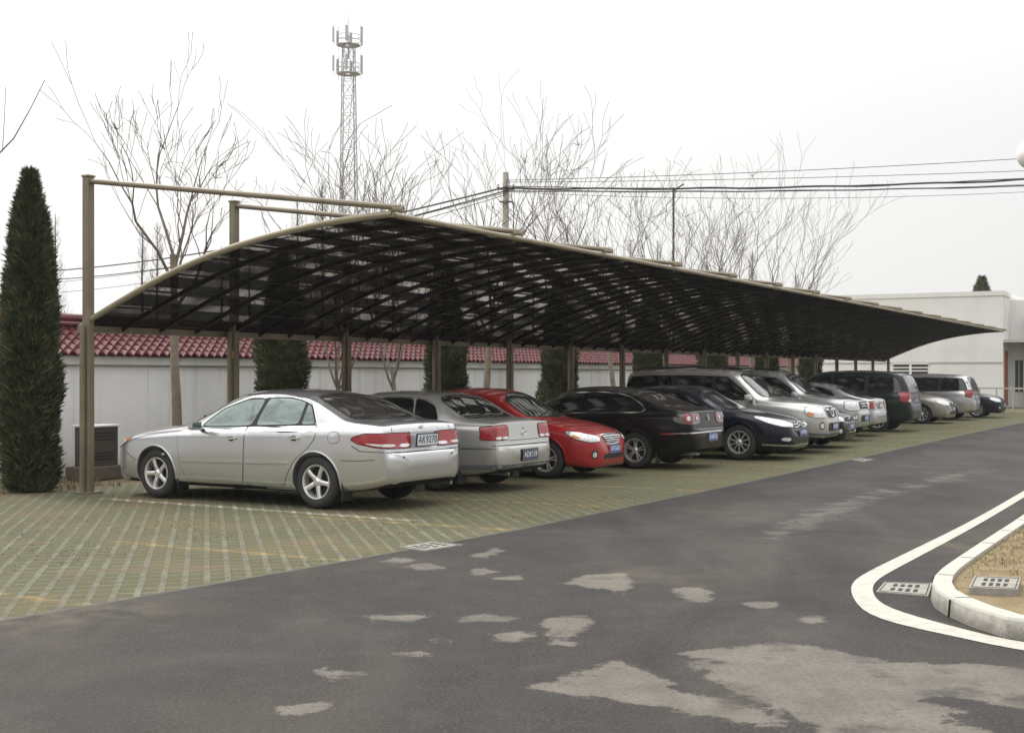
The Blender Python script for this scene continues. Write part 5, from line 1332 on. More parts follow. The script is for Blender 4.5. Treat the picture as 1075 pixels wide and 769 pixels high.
# ------------------------------------------------------------------ carport
def carport():
    khaki = simple('khaki_paint', (.200,.170,.115), .5, .1, var=.18, scale=2.5, bump=.15, rv=.1)
    khaki_l = simple('khaki_light', (.27,.235,.155), .45, .1, var=.12, scale=2.5, rv=.1)
    root = thing('carport', 'long cantilever carport with a curved dark roof on khaki posts over the parked cars', 'carport', tuple(W(0, 0)))
    Mi = Matrix.Translation(-W(0, 0))
    NB = 16; SP = 47.8/NB
    zp = pchip([(-.14,2.22),(0,2.29),(.5,2.51),(1.04,2.73),(1.86,3.01),(2.7,3.215),(3.48,3.345),(4.3,3.43),(5.04,3.465)])
    S0, S1 = -.14, 4.93
    def P_(t, s, z): return U*t+V*s+Vector((0, 0, z))
    arc = [S0+(S1-S0)*k/20 for k in range(21)]
    # roof sheet per bay: see-through tinted plastic, slivers of light put into its tint
    rm = NT('tinted_sheet'); c = rm.coord()
    tr = rm.node('ShaderNodeBsdfTransparent'); gl = rm.node('ShaderNodeBsdfGlossy'); df = rm.node('ShaderNodeBsdfTranslucent')
    n = rm.noise(c, 1.3, 5, .6)
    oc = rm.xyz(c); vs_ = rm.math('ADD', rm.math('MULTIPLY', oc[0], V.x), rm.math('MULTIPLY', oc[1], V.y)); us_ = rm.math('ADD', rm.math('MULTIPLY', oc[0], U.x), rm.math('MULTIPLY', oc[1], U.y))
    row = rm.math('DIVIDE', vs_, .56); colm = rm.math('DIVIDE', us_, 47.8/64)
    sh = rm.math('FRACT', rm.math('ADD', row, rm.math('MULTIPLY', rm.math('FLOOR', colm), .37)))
    light_sliver = rm.math('MULTIPLY', rm.ramp(sh, .40, .46), rm.ramp(sh, .84, .78))
    light_sliver = rm.math('MULTIPLY', light_sliver, rm.ramp(rm.noise(rm.mapping(c, scale=(1,1,1)), .55, 3, .6), .40, .54, .12, 1))
    light_sliver = rm.math('MULTIPLY', light_sliver, rm.ramp(rm.math('FRACT', colm), .12, .18))
    light_sliver = rm.math('MULTIPLY', light_sliver, rm.ramp(vs_, .2, 1.6, .25, 1))
    rm.put(tr.inputs['Color'], rm.mix(light_sliver, (.012,.011,.010), (.33,.31,.285)))
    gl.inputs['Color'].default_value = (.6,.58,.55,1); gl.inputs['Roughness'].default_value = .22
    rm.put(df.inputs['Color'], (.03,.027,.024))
    fr = rm.node('ShaderNodeFresnel'); fr.inputs['IOR'].default_value = 1.35
    m1 = rm.node('ShaderNodeMixShader'); m2 = rm.node('ShaderNodeMixShader')
    m1.inputs[0].default_value = .06; rm.l.new(tr.outputs[0], m1.inputs[1]); rm.l.new(df.outputs[0], m1.inputs[2])
    rm.l.new(rm.math('MULTIPLY', fr.outputs[0], .10), m2.inputs[0]); rm.l.new(m1.outputs[0], m2.inputs[1]); rm.l.new(gl.outputs[0], m2.inputs[2])
    rm.l.new(m2.outputs[0], rm.n['Material Output'].inputs[0])
    dark = simple('dark_roof_steel', (.012,.010,.008), .5, .2, var=.2)
    rib = simple('rib_steel', (.016,.013,.010), .45, .2, var=.2)
    for b in range(NB):
        m = MB(); t0, t1 = b*SP, (b+1)*SP
        nn = len(arc); vs = []
        for s in arc: vs += [P_(t0, s, zp(s)+.045), P_(t1, s, zp(s)+.045)]
        m.add(vs, [(2*i, 2*i+1, 2*i+3, 2*i+2) for i in range(nn-1)])
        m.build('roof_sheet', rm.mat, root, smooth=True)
    # ribs
    k = 0
    for b in range(NB):
        for q in range(4):
            if b == 0 and q == 0: continue
            t = b*SP+q*SP/4; main = q == 0
            hgt = .075 if main else .055; m = MB()
            for a, c2 in zip(arc, arc[1:]):
                m.bar(P_(t, a, zp(a)+.03-hgt/2), P_(t, c2, zp(c2)+.03-hgt/2), .06 if main else .035, hgt)
            m.build('rib', rib if main else dark, root)
    # purlins
    for s in (.45,.95,1.5,2.1,2.7,3.35,4.0,4.6):
        m = MB(); m.bar(P_(.03, s, zp(s)+.015), P_(NB*SP-.03, s, zp(s)+.015), .025, .025); m.build('purlin', dark, root)
    # rounded end arches and long edges
    for t in (0, NB*SP):
        m = MB(); m.tube([P_(t, s, zp(s)+.03) for s in arc], .040, 10); m.build('end_arch', khaki_l, root, smooth=True)
    m = MB(); m.tube([P_(-.02, S1, zp(S1)+.02), P_(NB*SP+.02, S1, zp(S1)+.02)], .034, 10); m.build('front_edge', khaki_l, root, smooth=True)
    m = MB(); m.bar(P_(-.04, S0, zp(S0)), P_(NB*SP+.04, S0, zp(S0)), .05, .09); m.build('rear_edge', khaki, root)
    stick = simple('ochre_sticker', (.55,.36,.12), .6)
    for b in range(NB+1):
        t = b*SP
        if b == NB: t -= .02
        m = MB()
        x = P_(t, 0, 0)
        Mx = Matrix.Translation(x) @ Matrix.Rotation(-ANG, 4, 'Z')
        m.bbox(-.058, .058, -.058, .058, 0, 4.27, .012, Mx); p = m.build('post', khaki, root)
        m = MB(); m.bbox(-.070, .070, -.070, .070, 4.27, 4.30, .008, Mx); m.build('post_cap', khaki_l, p)
        m = MB(); m.box(-.14, .14, -.13, .13, 0, .015, Mx); m.build('base_plate', khaki, p)
        if b > 0 or True:
            m = MB(); m.bbox(-.027, .027, -.135, -.080, 0, 2.27, .006, Matrix.Translation(P_(t, -.0, 0)) @ Matrix.Rotation(-ANG, 4, 'Z')) ; m.build('support_post', khaki, root)
        if b == 1:
            m = MB(); m.box(-.040, .040, -.064, -.0595, 1.86, 1.97, Mx); m.build('sticker', stick, p)
        m = MB(); m.tube([P_(t, .0, 4.22), P_(t, S1+.12, 3.555)], .038, 10); o = m.build('tie_beam', khaki, root, smooth=True)
        m = MB(); m.tube([P_(t, S1+.02, 3.548), P_(t, S1+.15, 3.535)], .04, 10); m.build('beam_end', khaki_l, o, smooth=True)
        m = MB(); m.bar(P_(t, S1-.02, 3.47), P_(t, S1-.02, 3.56), .05, .04, up=tuple(U)); m.build('bracket', khaki, o)
    return root

# ------------------------------------------------------------------ vegetation
def bare_tree(seed, h=7.5, trunk=.075, fork=2.6, nl=4, spread=.55, twigs=True, lean=(0,0), limbs=None, dens=1.0):
    """leafless tree as (trunk mesh builder, crown mesh builder)"""
    rnd = random.Random(seed); T = MB(); K = MB()
    def bend(p, d, L, n, up, jit, r0, r1):
        pts = [p.copy()]; rr = [r0]; d = d.normalized()
        for i in range(n):
            d = (d + Vector((rnd.gauss(0, jit), rnd.gauss(0, jit), rnd.gauss(0, jit*.5)+up))).normalized()
            p = p+d*L/n; pts.append(p.copy()); rr.append(r0+(r1-r0)*(i+1)/n)
        return pts, rr, d
    def grow(p, d, L, r, lvl):
        n = max(3, int(L/.28))
        r1 = r*(.55 if lvl < 2 else .25)
        pts, rr, de = bend(p, d, L, n, .045 if lvl < 3 else .03, .10+.03*lvl, r, max(r1, .0052))
        K.tube(pts, rr, 6 if lvl < 2 else (4 if lvl < 3 else 3), cap=False)
        if lvl >= (4 if dens > .9 else 4): 
            return
        m = {1: 3.0, 2: 1.7, 3: .7}.get(lvl, 3)
        m = int(m*dens+rnd.random())
        for k in range(m):
            f = rnd.uniform(.30, .97); i = min(n-1, int(f*n)); q = pts[i].lerp(pts[i+1], f*n-i)
            dd = (pts[i+1]-pts[i]).normalized()
            a = rnd.uniform(0, 6.28); side = (dd.orthogonal().normalized()*math.cos(a)+dd.cross(dd.orthogonal().normalized())*math.sin(a))
            nd = (dd*.9+side*rnd.uniform(.3, .65)+Vector((0, 0, .22))).normalized()
            grow(q, nd, L*rnd.uniform(.45, .72), rr[i]*rnd.uniform(.45, .6), lvl+1)
        for k in range(2):
            a = rnd.uniform(0, 6.28); nd = (de+Vector((math.cos(a), math.sin(a), .1))*.20).normalized()
            grow(pts[-1], nd, L*rnd.uniform(.5, .85), rr[-1]*.85, lvl+1)
        if lvl >= 3 and twigs and rnd.random() < .04:     # seed heads at the tips
            for k in range(7):
                a = rnd.uniform(0, 6.28); t_ = pts[-1]+Vector((math.cos(a)*.13, math.sin(a)*.13, rnd.uniform(0, .16)))
                K.tube([pts[-1], t_], [.005, .004], 3, cap=False)
    pts, rr, d = bend(Vector((0,0,-.1)), Vector((lean[0], lean[1], 1)), fork+.1, 8, .02, .025, trunk*1.15, trunk*.62)
    rr[0] = trunk*1.5
    T.tube(pts, rr, 10, cap=False)
    top = pts[-1]; H = h-fork
    if limbs is None:
        a0 = rnd.uniform(0, 6.28)
        limbs = [(math.cos(a0+k*6.283/nl+rnd.uniform(-.4, .4))*spread*rnd.uniform(.6, 1.2), math.sin(a0+k*6.283/nl+rnd.uniform(-.4, .4))*spread*rnd.uniform(.6, 1.2), 1, rnd.uniform(.46, .60), rnd.uniform(0, .45)) for k in range(nl)]
    for x, y, z, L, dn in limbs:
        i = max(2, int(len(pts)-1-dn*3)); grow(pts[i], Vector((x, y, z)), H*L, rr[i]*.60, 1)
    return T, K

def trees():
    bark = simple('bark', (.22,.18,.135), .9, var=.3, scale=6, bump=.5)
    twig = simple('twig_bark', (.165,.135,.11), .9, var=.25, scale=5)
    A = 'bare trees behind the carport'
    spec = [  # t, s, height, trunk, fork, label, seed
        (3.12,-1.25,6.4,.078,3.55,'bare tree behind the second carport post, forking widely, left of the lattice mast', 11, [(-.62,-.2,1,.50,.3),(-.22,.15,1,.56,0),(.40,.0,1,.50,.1),(.50,.35,1,.42,.5),(-.05,.5,1,.36,.6)]),
        (7.4,-1.3,5.6,.06,1.5,'bare low-forking tree with steep thin limbs, directly below the lattice mast', 23, None),
        (9.6,-1.3,5.5,.06,1.7,'bare tree just right of the lattice mast, left of the concrete pole', 5, None),
        (13.2,-1.35,7.0,.09,3.2,'bare tree with upswept limbs rising behind the concrete pole', 31, None),
        (17.0,-1.3,7.0,.08,3.0,'bare tree right of the concrete pole', 44, None),
        (20.46,-1.3,7.0,.08,2.9,'bare tree left of the thin dark wire pole', 58, None),
        (24.3,-1.3,7.1,.08,3.0,'bare tree just right of the thin dark wire pole', 61, None),
        (28.3,-1.3,7.3,.08,3.0,'bare tree midway between the thin wire pole and the white building', 72, None),
        (32.4,-1.3,7.9,.08,3.0,'bare tree second from the right end of the carport row', 87, None),
        (36.6,-1.3,7.8,.08,2.9,'bare tree nearest the white building', 93, None),
    ]
    for t, s, h, tr, fk, lab, sd, limbs in spec:
        T, K = bare_tree(sd, h, tr, fk, 5 if sd != 11 else 5, .55, limbs=limbs, dens=.85 if t < 5 else .9)
        p = W(t, s)
        r = thing('bare_tree', lab, 'tree', tuple(p), group=A)
        T.build('trunk', bark, r, smooth=True); K.build('crown', twig, r, smooth=True)
    # tree just outside the left edge: one branch reaches into view
    T, K = bare_tree(143, 6.6, .09, 2.2, 5, .5, dens=.7)
    r = thing('bare_tree', 'bare tree at the far left edge, one branch reaching into the sky beside the evergreen', 'tree', (-9.9, 14.2, 0), group=A)
    K.tube([(0,0,2.1),(1.1,-.05,2.55),(2.4,-.1,3.0),(3.6,-.15,3.42),(4.35,-.2,3.82),(4.62,-.2,4.1),(4.80,-.2,4.42),(4.95,-.2,4.72)], [.030,.024,.018,.013,.009,.007,.005,.004], 6, cap=False)
    K.tube([(4.5,-.2,3.96),(4.58,-.35,4.3),(4.62,-.42,4.6)], [.005,.004,.0035], 4, cap=False)
    K.tube([(2.4,-.1,3.0),(2.9,.2,3.7),(3.1,.3,4.5)], [.018,.012,.006], 5, cap=False)
    T.build('trunk', bark, r, smooth=True); K.build('crown', twig, r, smooth=True)
    # trees across the road, behind the viewer: the car windows mirror them
    for i, (x, y, lab) in enumerate(((-12.5, 13.0, 'bare tree well left of the picture, seen only mirrored in the nearest car'), (-15, 16.5, 'second bare tree well left of the picture, seen only mirrored'), (-9, -6, 'bare tree across the road, seen only as a reflection in car windows'), (-16, 2, 'bare tree further left across the road, seen only as a reflection'))):
        T, K = bare_tree(200+i, 8, .1, 1.8, 6, .7, dens=1.1)
        r = thing('bare_tree', lab, 'tree', (x, y, 0)); T.build('trunk', bark, r, smooth=True); K.build('crown', twig, r, smooth=True)
    # far misty poplars
    fl = simple('far_bark', (.14,.12,.10), .9)
    rnd = random.Random(5)
    T, K = None, None
    protos = []
    for k in range(3):
        T = MB(); K = MB(); rr = random.Random(300+k)
        T.tube([(0,0,-.2),(.05,0,4),(0,.05,9),(0,0,13)], [.13,.10,.06,.015], 6, cap=False)
        for j in range(110):
            z = rr.uniform(2.2, 12.5); a = rr.uniform(0, 6.28); L = (13.4-z)*rr.uniform(.12, .2)+.3
            d = Vector((math.cos(a)*.55, math.sin(a)*.55, 1)).normalized()
            p = Vector((0,0,z)); q = p+d*L*.5+Vector((math.cos(a)*.1*L,math.sin(a)*.1*L,0)); e = q+Vector((d.x*.3, d.y*.3, 1)).normalized()*L*.6
            K.tube([p, q, e], [.014,.009,.004], 3, cap=False)
            for m_ in range(3):
                b = rr.uniform(0, 6.28); f = p.lerp(e, rr.uniform(.3, .9)); K.tube([f, f+Vector((math.cos(b)*.25, math.sin(b)*.25, .45))], [.006,.003], 3, cap=False)
        protos.append((T, K))
    meshes = []
    far = [(58,66,.95),(150,70,.93),(165,74,1.0),(232,72,.85),(262,66,.80),(285,76,.95),(312,70,1.1),(338,68,1.15),(352,74,.9),(395,70,.85),(412,78,.95),(452,72,.8),(500,80,.85),(560,78,.9),(600,72,.85),(628,82,1.0),(662,74,.9),(690,84,1.0),(742,80,.9),(790,86,.95),(835,92,.85),(850,84,.75)]
    where = ['left edge','between the first two posts','just right of the first pair','behind the widest bare tree','right of the widest bare tree','further right of it','left of the mast','beside the mast','right against the mast','just right of the mast','second right of the mast','above the carport corner','left of the concrete pole','right of the concrete pole','second right of the concrete pole','third right of the concrete pole','left of the thin pole','beside the thin pole','right of the thin pole','second right of the thin pole','above the middle cars','above the far cars']
    first = {}
    for i, (px, D, sc) in enumerate(far):
        k = i % 3; X = (px-CX)/F*D
        if k not in first:
            r = thing('poplar', '', 'tree'); protos[k][0].build('trunk', fl, r); protos[k][1].build('crown', fl, r); first[k] = r
        else: r = copy_tree(first[k])
        r.location = (X, D, 0); r.scale = (sc, sc, sc*.78); r.rotation_euler = (0, 0, i*1.7)
        r['label'] = 'thin misty poplar in the haze, ' + where[i]; r['category'] = 'tree'; r['group'] = 'misty poplars far behind the wall'

def cypresses():
    t = NT('evergreen_leaf'); c = t.coord()
    inf = t.node('ShaderNodeNewGeometry')
    rp = inf.outputs['Random Per Island']
    a = t.mix(t.ramp(t.noise(c, 5.5, 4), .38, .62), (.032,.044,.020), (.105,.125,.060))
    a = t.mix(t.ramp(rp, .6, 1, 0, .8), a, (.14,.145,.075)); a = t.mix(t.ramp(rp, .06, .0, 0, .8), a, (.10,.06,.03))
    t.set(Base_Color=a, Roughness=.75); t.bsdf.inputs['Specular IOR Level'].default_value = .3
    bark = simple('cypress_bark', (.08,.055,.04), .9)
    def crown(seed, H, Rm, n):
        rnd = random.Random(seed); m = MB()
        prof = linf([(0,.80),(.05,.98),(.2,1.03),(.45,.98),(.62,.88),(.76,.68),(.87,.44),(.95,.20),(1,.05)])
        lob = [(rnd.uniform(0, 6.28), rnd.uniform(.05, .98), rnd.uniform(.05, .17)) for _ in range(60)]
        for i in range(n):
            u_ = rnd.random()**.9; z = .0+u_*H; a = rnd.uniform(0, 6.283)
            rad = Rm*prof(z/H)
            b = 1.0
            for la, lz, lr in lob:
                da = abs((a-la+math.pi) % (2*math.pi)-math.pi)
                if da < .8 and abs(z/H-lz) < .06: b += lr*(1-da/.8)
            r = rad*b*(1.06-.40*rnd.random()**1.6)
            p = Vector((math.cos(a)*r, math.sin(a)*r, z))
            out = Vector((math.cos(a), math.sin(a), 0)); side = Vector((-math.sin(a), math.cos(a), 0))
            d = (out*rnd.uniform(.3, 1.0)+side*rnd.uniform(-.6, .6)+Vector((0,0,rnd.uniform(.2, 1.0)))).normalized()
            L = rnd.choice((.04,.05,.07,.12))*rnd.uniform(.8,1.3); w = d.cross(Vector((rnd.gauss(0,1), rnd.gauss(0,1), rnd.gauss(0,1)))).normalized()*rnd.uniform(.006, .013)
            q = d.cross(w).normalized()*.012
            m.add([p-w*.6, p+d*L*.5-w, p+d*L, p+d*L*.5+w, p+w*.6], [(0,1,3,4), (1,2,3)])
        return m
    G_ = 'columnar evergreens along the back of the carport'
    cs = [(-.15,-.95,4.6,.43,'columnar evergreen left of the first carport post, the nearest and fully visible one'),
          (5.44,-1.0,3.7,.42,'columnar evergreen above the roof of the nearest silver sedan'),
          (10.94,-1.0,3.9,.42,'columnar evergreen above the second silver sedan, with a thick trunk left of it'),
          (16.32,-1.0,4.0,.42,'columnar evergreen behind the black sedan roof, above the red car'),
          (22.0,-1.0,4.0,.42,'columnar evergreen rising left of the tall off-road wagon roof'),
          (27.4,-1.0,4.0,.42,'columnar evergreen above the roof of the tall off-road wagon'),
          (33.0,-1.0,4.0,.42,'columnar evergreen above the second off-road car'),
          (38.6,-1.0,4.0,.42,'columnar evergreen farthest along the row')]
    near = crown(1, 4.38, .32, 60000); nearo = None
    m2 = crown(2, 3.9, .38, 26000); first = None
    for i, (t_, s, H, r_, lab) in enumerate(cs):
        if i == 0:
            r = thing('columnar_evergreen', lab, 'tree', tuple(W(t_, s)), group=G_); near.build('crown', t.mat, r)
            k = MB(); k.tube([(0,0,-.05),(0,0,1.0),(0,0,4.3)], [.06,.05,.01], 8); k.build('trunk', bark, r)
            k = MB(); k.lathe([(.18,.0),(.22,.5),(.22,2.0),(.18,2.9),(.09,3.6),(.02,4.0)], 14, axis='z'); k.build('inner_foliage', t.mat, r)
        elif first is None:
            r = thing('columnar_evergreen', lab, 'tree', tuple(W(t_, s)), group=G_); m2.build('crown', t.mat, r)
            k = MB(); k.tube([(0,0,-.05),(0,0,1.0),(0,0,3.6)], [.06,.05,.01], 8); k.build('trunk', bark, r)
            k = MB(); k.lathe([(.25,.0),(.30,.5),(.30,1.8),(.25,2.5),(.15,3.1),(.02,3.6)], 14, axis='z'); k.build('inner_foliage', t.mat, r)
            first = r; r.scale = (1, 1, H/3.9)
        else:
            r = copy_tree(first); r.location = W(t_, s); r.rotation_euler = (0, 0, i*1.3); r.scale = (1, 1, H/3.9); r['label'] = lab

    r = copy_tree(first); r.location = ((1031-CX)/F*72, 72, 0); r.scale = (1.9, 1.9, (EYE+(HY-291)*72/F)/3.9)
    r['label'] = 'dark treetop showing above the roof of the white building'; del r['group']
# ------------------------------------------------------------------ walls and buildings
def tiled_wall():
    wm = NT('grey_render'); c = wm.coord(); z = wm.xyz(c)[2]
    n = wm.noise(c, 1.1, 6, .65)
    st = wm.noise(wm.mapping(c, scale=(3, 3, .25)), 1.6, 5, .6)
    col = wm.mix(wm.ramp(n, .3, .7), (.74,.74,.725), (.83,.825,.81))
    col = wm.mix(wm.ramp(st, .52, .75, 0, .35), col, (.33,.32,.31))
    col = wm.mix(wm.ramp(z, .35, .0, 0, .55), col, (.28,.24,.20))
    wm.set(Base_Color=col, Roughness=.9); wm.bump(wm.noise(c, 35, 4), .25, .01)
    tm = NT('glazed_tile'); c = tm.coord()
    n = tm.noise(c, 3.5, 5, .7)
    tm.set(Base_Color=tm.mix(tm.ramp(n, .3, .72), (.090,.014,.018), (.165,.034,.038)), Roughness=tm.ramp(tm.noise(c, 7, 4), .3, .7, .45, .7), Coat_Weight=.1)
    trim = simple('pale_trim', (.55,.55,.53), .8, var=.12)
    s0 = -2.62; t0, t1 = -14.0, 45.0
    root = thing('tiled_wall', 'long grey rendered wall with a red glazed tile coping roof behind the posts', 'wall', tuple(W(t0, s0)))
    Lw = t1-t0
    def P_(t, s, z): return U*t+V*s+Vector((0, 0, z))
    m = MB(); M4 = Matrix(((V.x, U.x, 0, 0), (V.y, U.y, 0, 0), (0, 0, 1, 0), (0, 0, 0, 1)))   # local (s, t, z)
    m.box(-.9, 0, 0, Lw, -.2, 1.90, M4); m.build('wall', wm.mat, root)
    m = MB()
    k = 3.0
    while k < Lw:
        m.box(.0, .025, k-.012, k+.012, .0, 1.74, M4); k += 2.97
    m.build('wall_joint', wm.mat, root)
    m = MB(); m.box(0.002, .07, 0, Lw, 1.76, 1.90, M4); m.box(0.002, .02, 0, Lw, 1.735, 1.752, M4); m.build('cornice', trim, root)
    m = MB(); m.box(-1.2, .095, 0, Lw, 1.902, 1.955, M4); m.build('eave_board', tm.mat, root)
    # tiles: S-shaped waves, five stepped courses
    pitch = .20; sub = 8; N = int(Lw/pitch); n = N*sub+1
    courses = 6; run = .72; rise = .46; zb = 1.93; m = MB()
    for cI in range(courses):
        a0 = .14 - run*cI/courses; a1 = .14 - run*(cI+1)/courses - .03
        z0_ = zb+rise*cI/courses; z1_ = zb+rise*(cI+1)/courses
        vs = []
        for i in range(n):
            ph = i/sub*2*math.pi; w = .027*math.sin(ph)+.008*math.sin(2*ph+.6)
            j = mnoise.noise(Vector((i/sub*.9, cI*3.1, 0)))*.012
            t = i*pitch/sub
            vs += [P_(t, a0, z0_+w+.030+j-.035), P_(t, a0, z0_+w+.030+j), P_(t, (a0+a1)/2, (z0_+z1_)/2+w+.016+j), P_(t, a1, z1_+w)]
        m.add(vs, [(4*i+r, 4*i+r+1, 4*i+r+5, 4*i+r+4) for i in range(n-1) for r in range(3)])
    m.build('tile_course', tm.mat, root, smooth=True, sharp=50)
    m = MB(); m.box(-.66, -.53, 0, Lw, 2.30, 2.48, M4)
    m.tube([P_(0, -.60, 2.53), P_(Lw, -.60, 2.53)], .075, 10)
    m.tube([P_(0, -.52, 2.43), P_(Lw, -.52, 2.43)], .04, 8); m.build('ridge', tm.mat, root)
    m = MB(); vs = [P_(0,-.60,2.45), P_(Lw,-.60,2.45), P_(Lw,-1.25,1.95), P_(0,-1.25,1.95)]; m.add(vs, [(0,1,2,3)]); m.build('rear_slope', tm.mat, root)
    return root

def meter_box():
    gm = simple('cabinet_paint', (.085,.075,.065), .5, .1, var=.2, bump=.1); wm = simple('white_lid', (.72,.72,.70), .6)
    p = W(1.9, -1.75)
    r = thing('utility_cabinet', 'low dark metal cabinet with white lid on a concrete plinth behind the first post', 'cabinet', tuple(p), -ANG)
    m = MB(); m.bbox(-.20, .27, -.5, .32, 0, .20, .012); m.build('plinth', simple('plinth_concrete', (.13,.105,.085), .9, var=.25, bump=.4), r)
    m = MB(); m.bbox(-.15, .19, -.36, .20, .20, .80, .008); b = m.build('cabinet_body', gm, r)
    m = MB(); m.bbox(-.18, .22, -.40, .24, .80, .83, .006); m.build('lid', wm, r)
    for x0, x1 in ((-.13, .01), (.025, .17)):
        m = MB(); m.bbox(x0, x1, -.368, -.359, .24, .76, .003); d = m.build('door', gm, b)
    m = MB(); m.box(.0, .035, -.38, -.366, .46, .54); m.build('handle', M['steel'], b)
    m = MB()
    for z in (.30,.35,.40,.60,.65,.70): m.box(.191, .198, -.28, .12, z, z+.012)
    m.build('vent', M['seam'], b)

def building():
    wm = NT('white_render'); c = wm.coord(); z = wm.xyz(c)[2]
    st = wm.noise(wm.mapping(c, scale=(1, 1, .15)), 1.2, 5, .6)
    col = wm.mix(wm.ramp(wm.noise(c, .6, 6, .6), .3, .7), (.70,.69,.66), (.80,.79,.76))
    col = wm.mix(wm.ramp(st, .5, .75, 0, .25), col, (.55,.53,.48))
    wm.set(Base_Color=col, Roughness=.9)
    grey = simple('grey_panel', (.16,.16,.17), .6); brick = simple('red_brown_door', (.30,.085,.045), .6, var=.25)
    # local frame: x along V (to the right), y along U (away), z up; front left corner somewhere behind the wall
    FD = 53.5
    o = W(FD, 0)
    r = thing('white_building', 'white rendered flat-roofed building closing the far right end of the car row', 'building', tuple(o), -ANG)
    xr = 5.05+2.1
    cw = TS(Vector(((1053-CX)/F*64, 64, 0)))
    # right front corner seen at photo x=1053
    def sx(px): # local x on the front plane seen at photo column px
        k = (px-CX)/F; A = P0.x+FD*U.x; Bq = P0.y+FD*U.y
        return (k*Bq-A)/(V.x-k*V.y)
    XR = sx(1053); XL = sx(840)
    Dn = (W(FD, XR)).y
    H = EYE+(HY-305)*Dn/F
    def hz(y): return EYE+(HY-y)*Dn/F
    m = MB(); m.box(XL-14, XR, 0, 9, -.1, H-.22); m.build('wall', wm.mat, r)
    m = MB(); m.box(XL-14.04, XR+.04, -.04, 9, H-.22, H); m.build('parapet', wm.mat, r)
    m = MB(); m.box(XL-14, XR+.002, -.03, 0, hz(381), hz(380)+.02); m.build('string_course', simple('grey_string', (.42,.40,.38), .8), r)
    # barred window left
    x0, x1, z0, z1 = sx(938), sx(974), hz(392.5), hz(382)
    m = MB(); m.box(x0, x1, -.02, .0, z0, z1); w = m.build('window', simple('dark_window', (.05,.04,.035), .3), r)
    m = MB(); m.box(x0-.06, x1+.06, -.06, -.02, z1, z1+.07); m.box(x0-.06, x1+.06, -.06, -.02, z0-.07, z0); m.build('window_frame', wm.mat, w)
    m = MB()
    for k in range(1, 3): zz = z0+(z1-z0)*k/3; m.box(x0, x1, -.05, -.03, zz-.03, zz+.03)
    xm = (x0+x1)/2; m.box(xm-.06, xm+.06, -.052, -.03, z0, z1); m.build('window_bars', wm.mat, w)
    # recessed wing to the right
    y1 = 2.2
    m = MB(); m.box(XR, XR+14, y1, 9.2, -.1, H-.35); m.build('side_wing', wm.mat, r)
    m = MB(); m.box(XR+.0, XR+.95, .0, y1, H*.56, H*.56+.14); m.build('door_canopy', simple('grey_concrete_slab', (.42,.41,.39), .8), r)
    # wing door and window on side return face (x = XR plane) and wing front
    m = MB(); m.box(XR+.002, XR+.05, .35, 1.25, .1, 2.75); d = m.build('door', brick, r)
    m = MB(); m.box(XR+.05, XR+.09, 1.1, 1.15, 1.1, 1.3); m.build('handle', M['steel'], d)
    m = MB(); m.box(XR+.25, XR+.62, y1-.03, y1, .75, 2.3); w2 = m.build('window', simple('grey_glass', (.10,.105,.10), .15), r)
    m = MB()
    for a, b in ((XR+.19, XR+.25), (XR+.62, XR+.68), (XR+.42, XR+.45)): m.box(a, b, y1-.06, y1-.03, .7, 2.35)
    m.build('window_frame', wm.mat, w2)
    # grey shutter bay at the picture edge
    gx = XR+.85
    m = MB(); m.box(gx, gx+6, y1-.5, y1-.01, 0, H*.80); m.build('shutter_bay', grey, r)
    m = MB()
    for k in range(12): m.box(gx, gx+6, y1-.52, y1-.5, .2+k*.3, .24+k*.3)
    m.build('shutter_ribs', simple('grey_panel_dark', (.11,.11,.12), .6), r)
    # handrail on low wall
    R0 = thing('handrail', 'low pale handrail and ledge beside the small dark car at the building door', 'railing', tuple(W(FD-2.0, XR+.1)), -ANG)
    ml = simple('pale_rail', (.45,.43,.41), .6)
    m = MB(); m.box(-.9, 1.3, -.03, .03, .93, 1.0); m.build('rail', ml, R0)
    for x in (-.85, -.1, .62, 1.25):
        m = MB(); m.box(x-.03, x+.03, -.03, .03, 0, .93); m.build('rail_post', ml, R0)
    # pale block seen low between the posts, left of the building
    return r

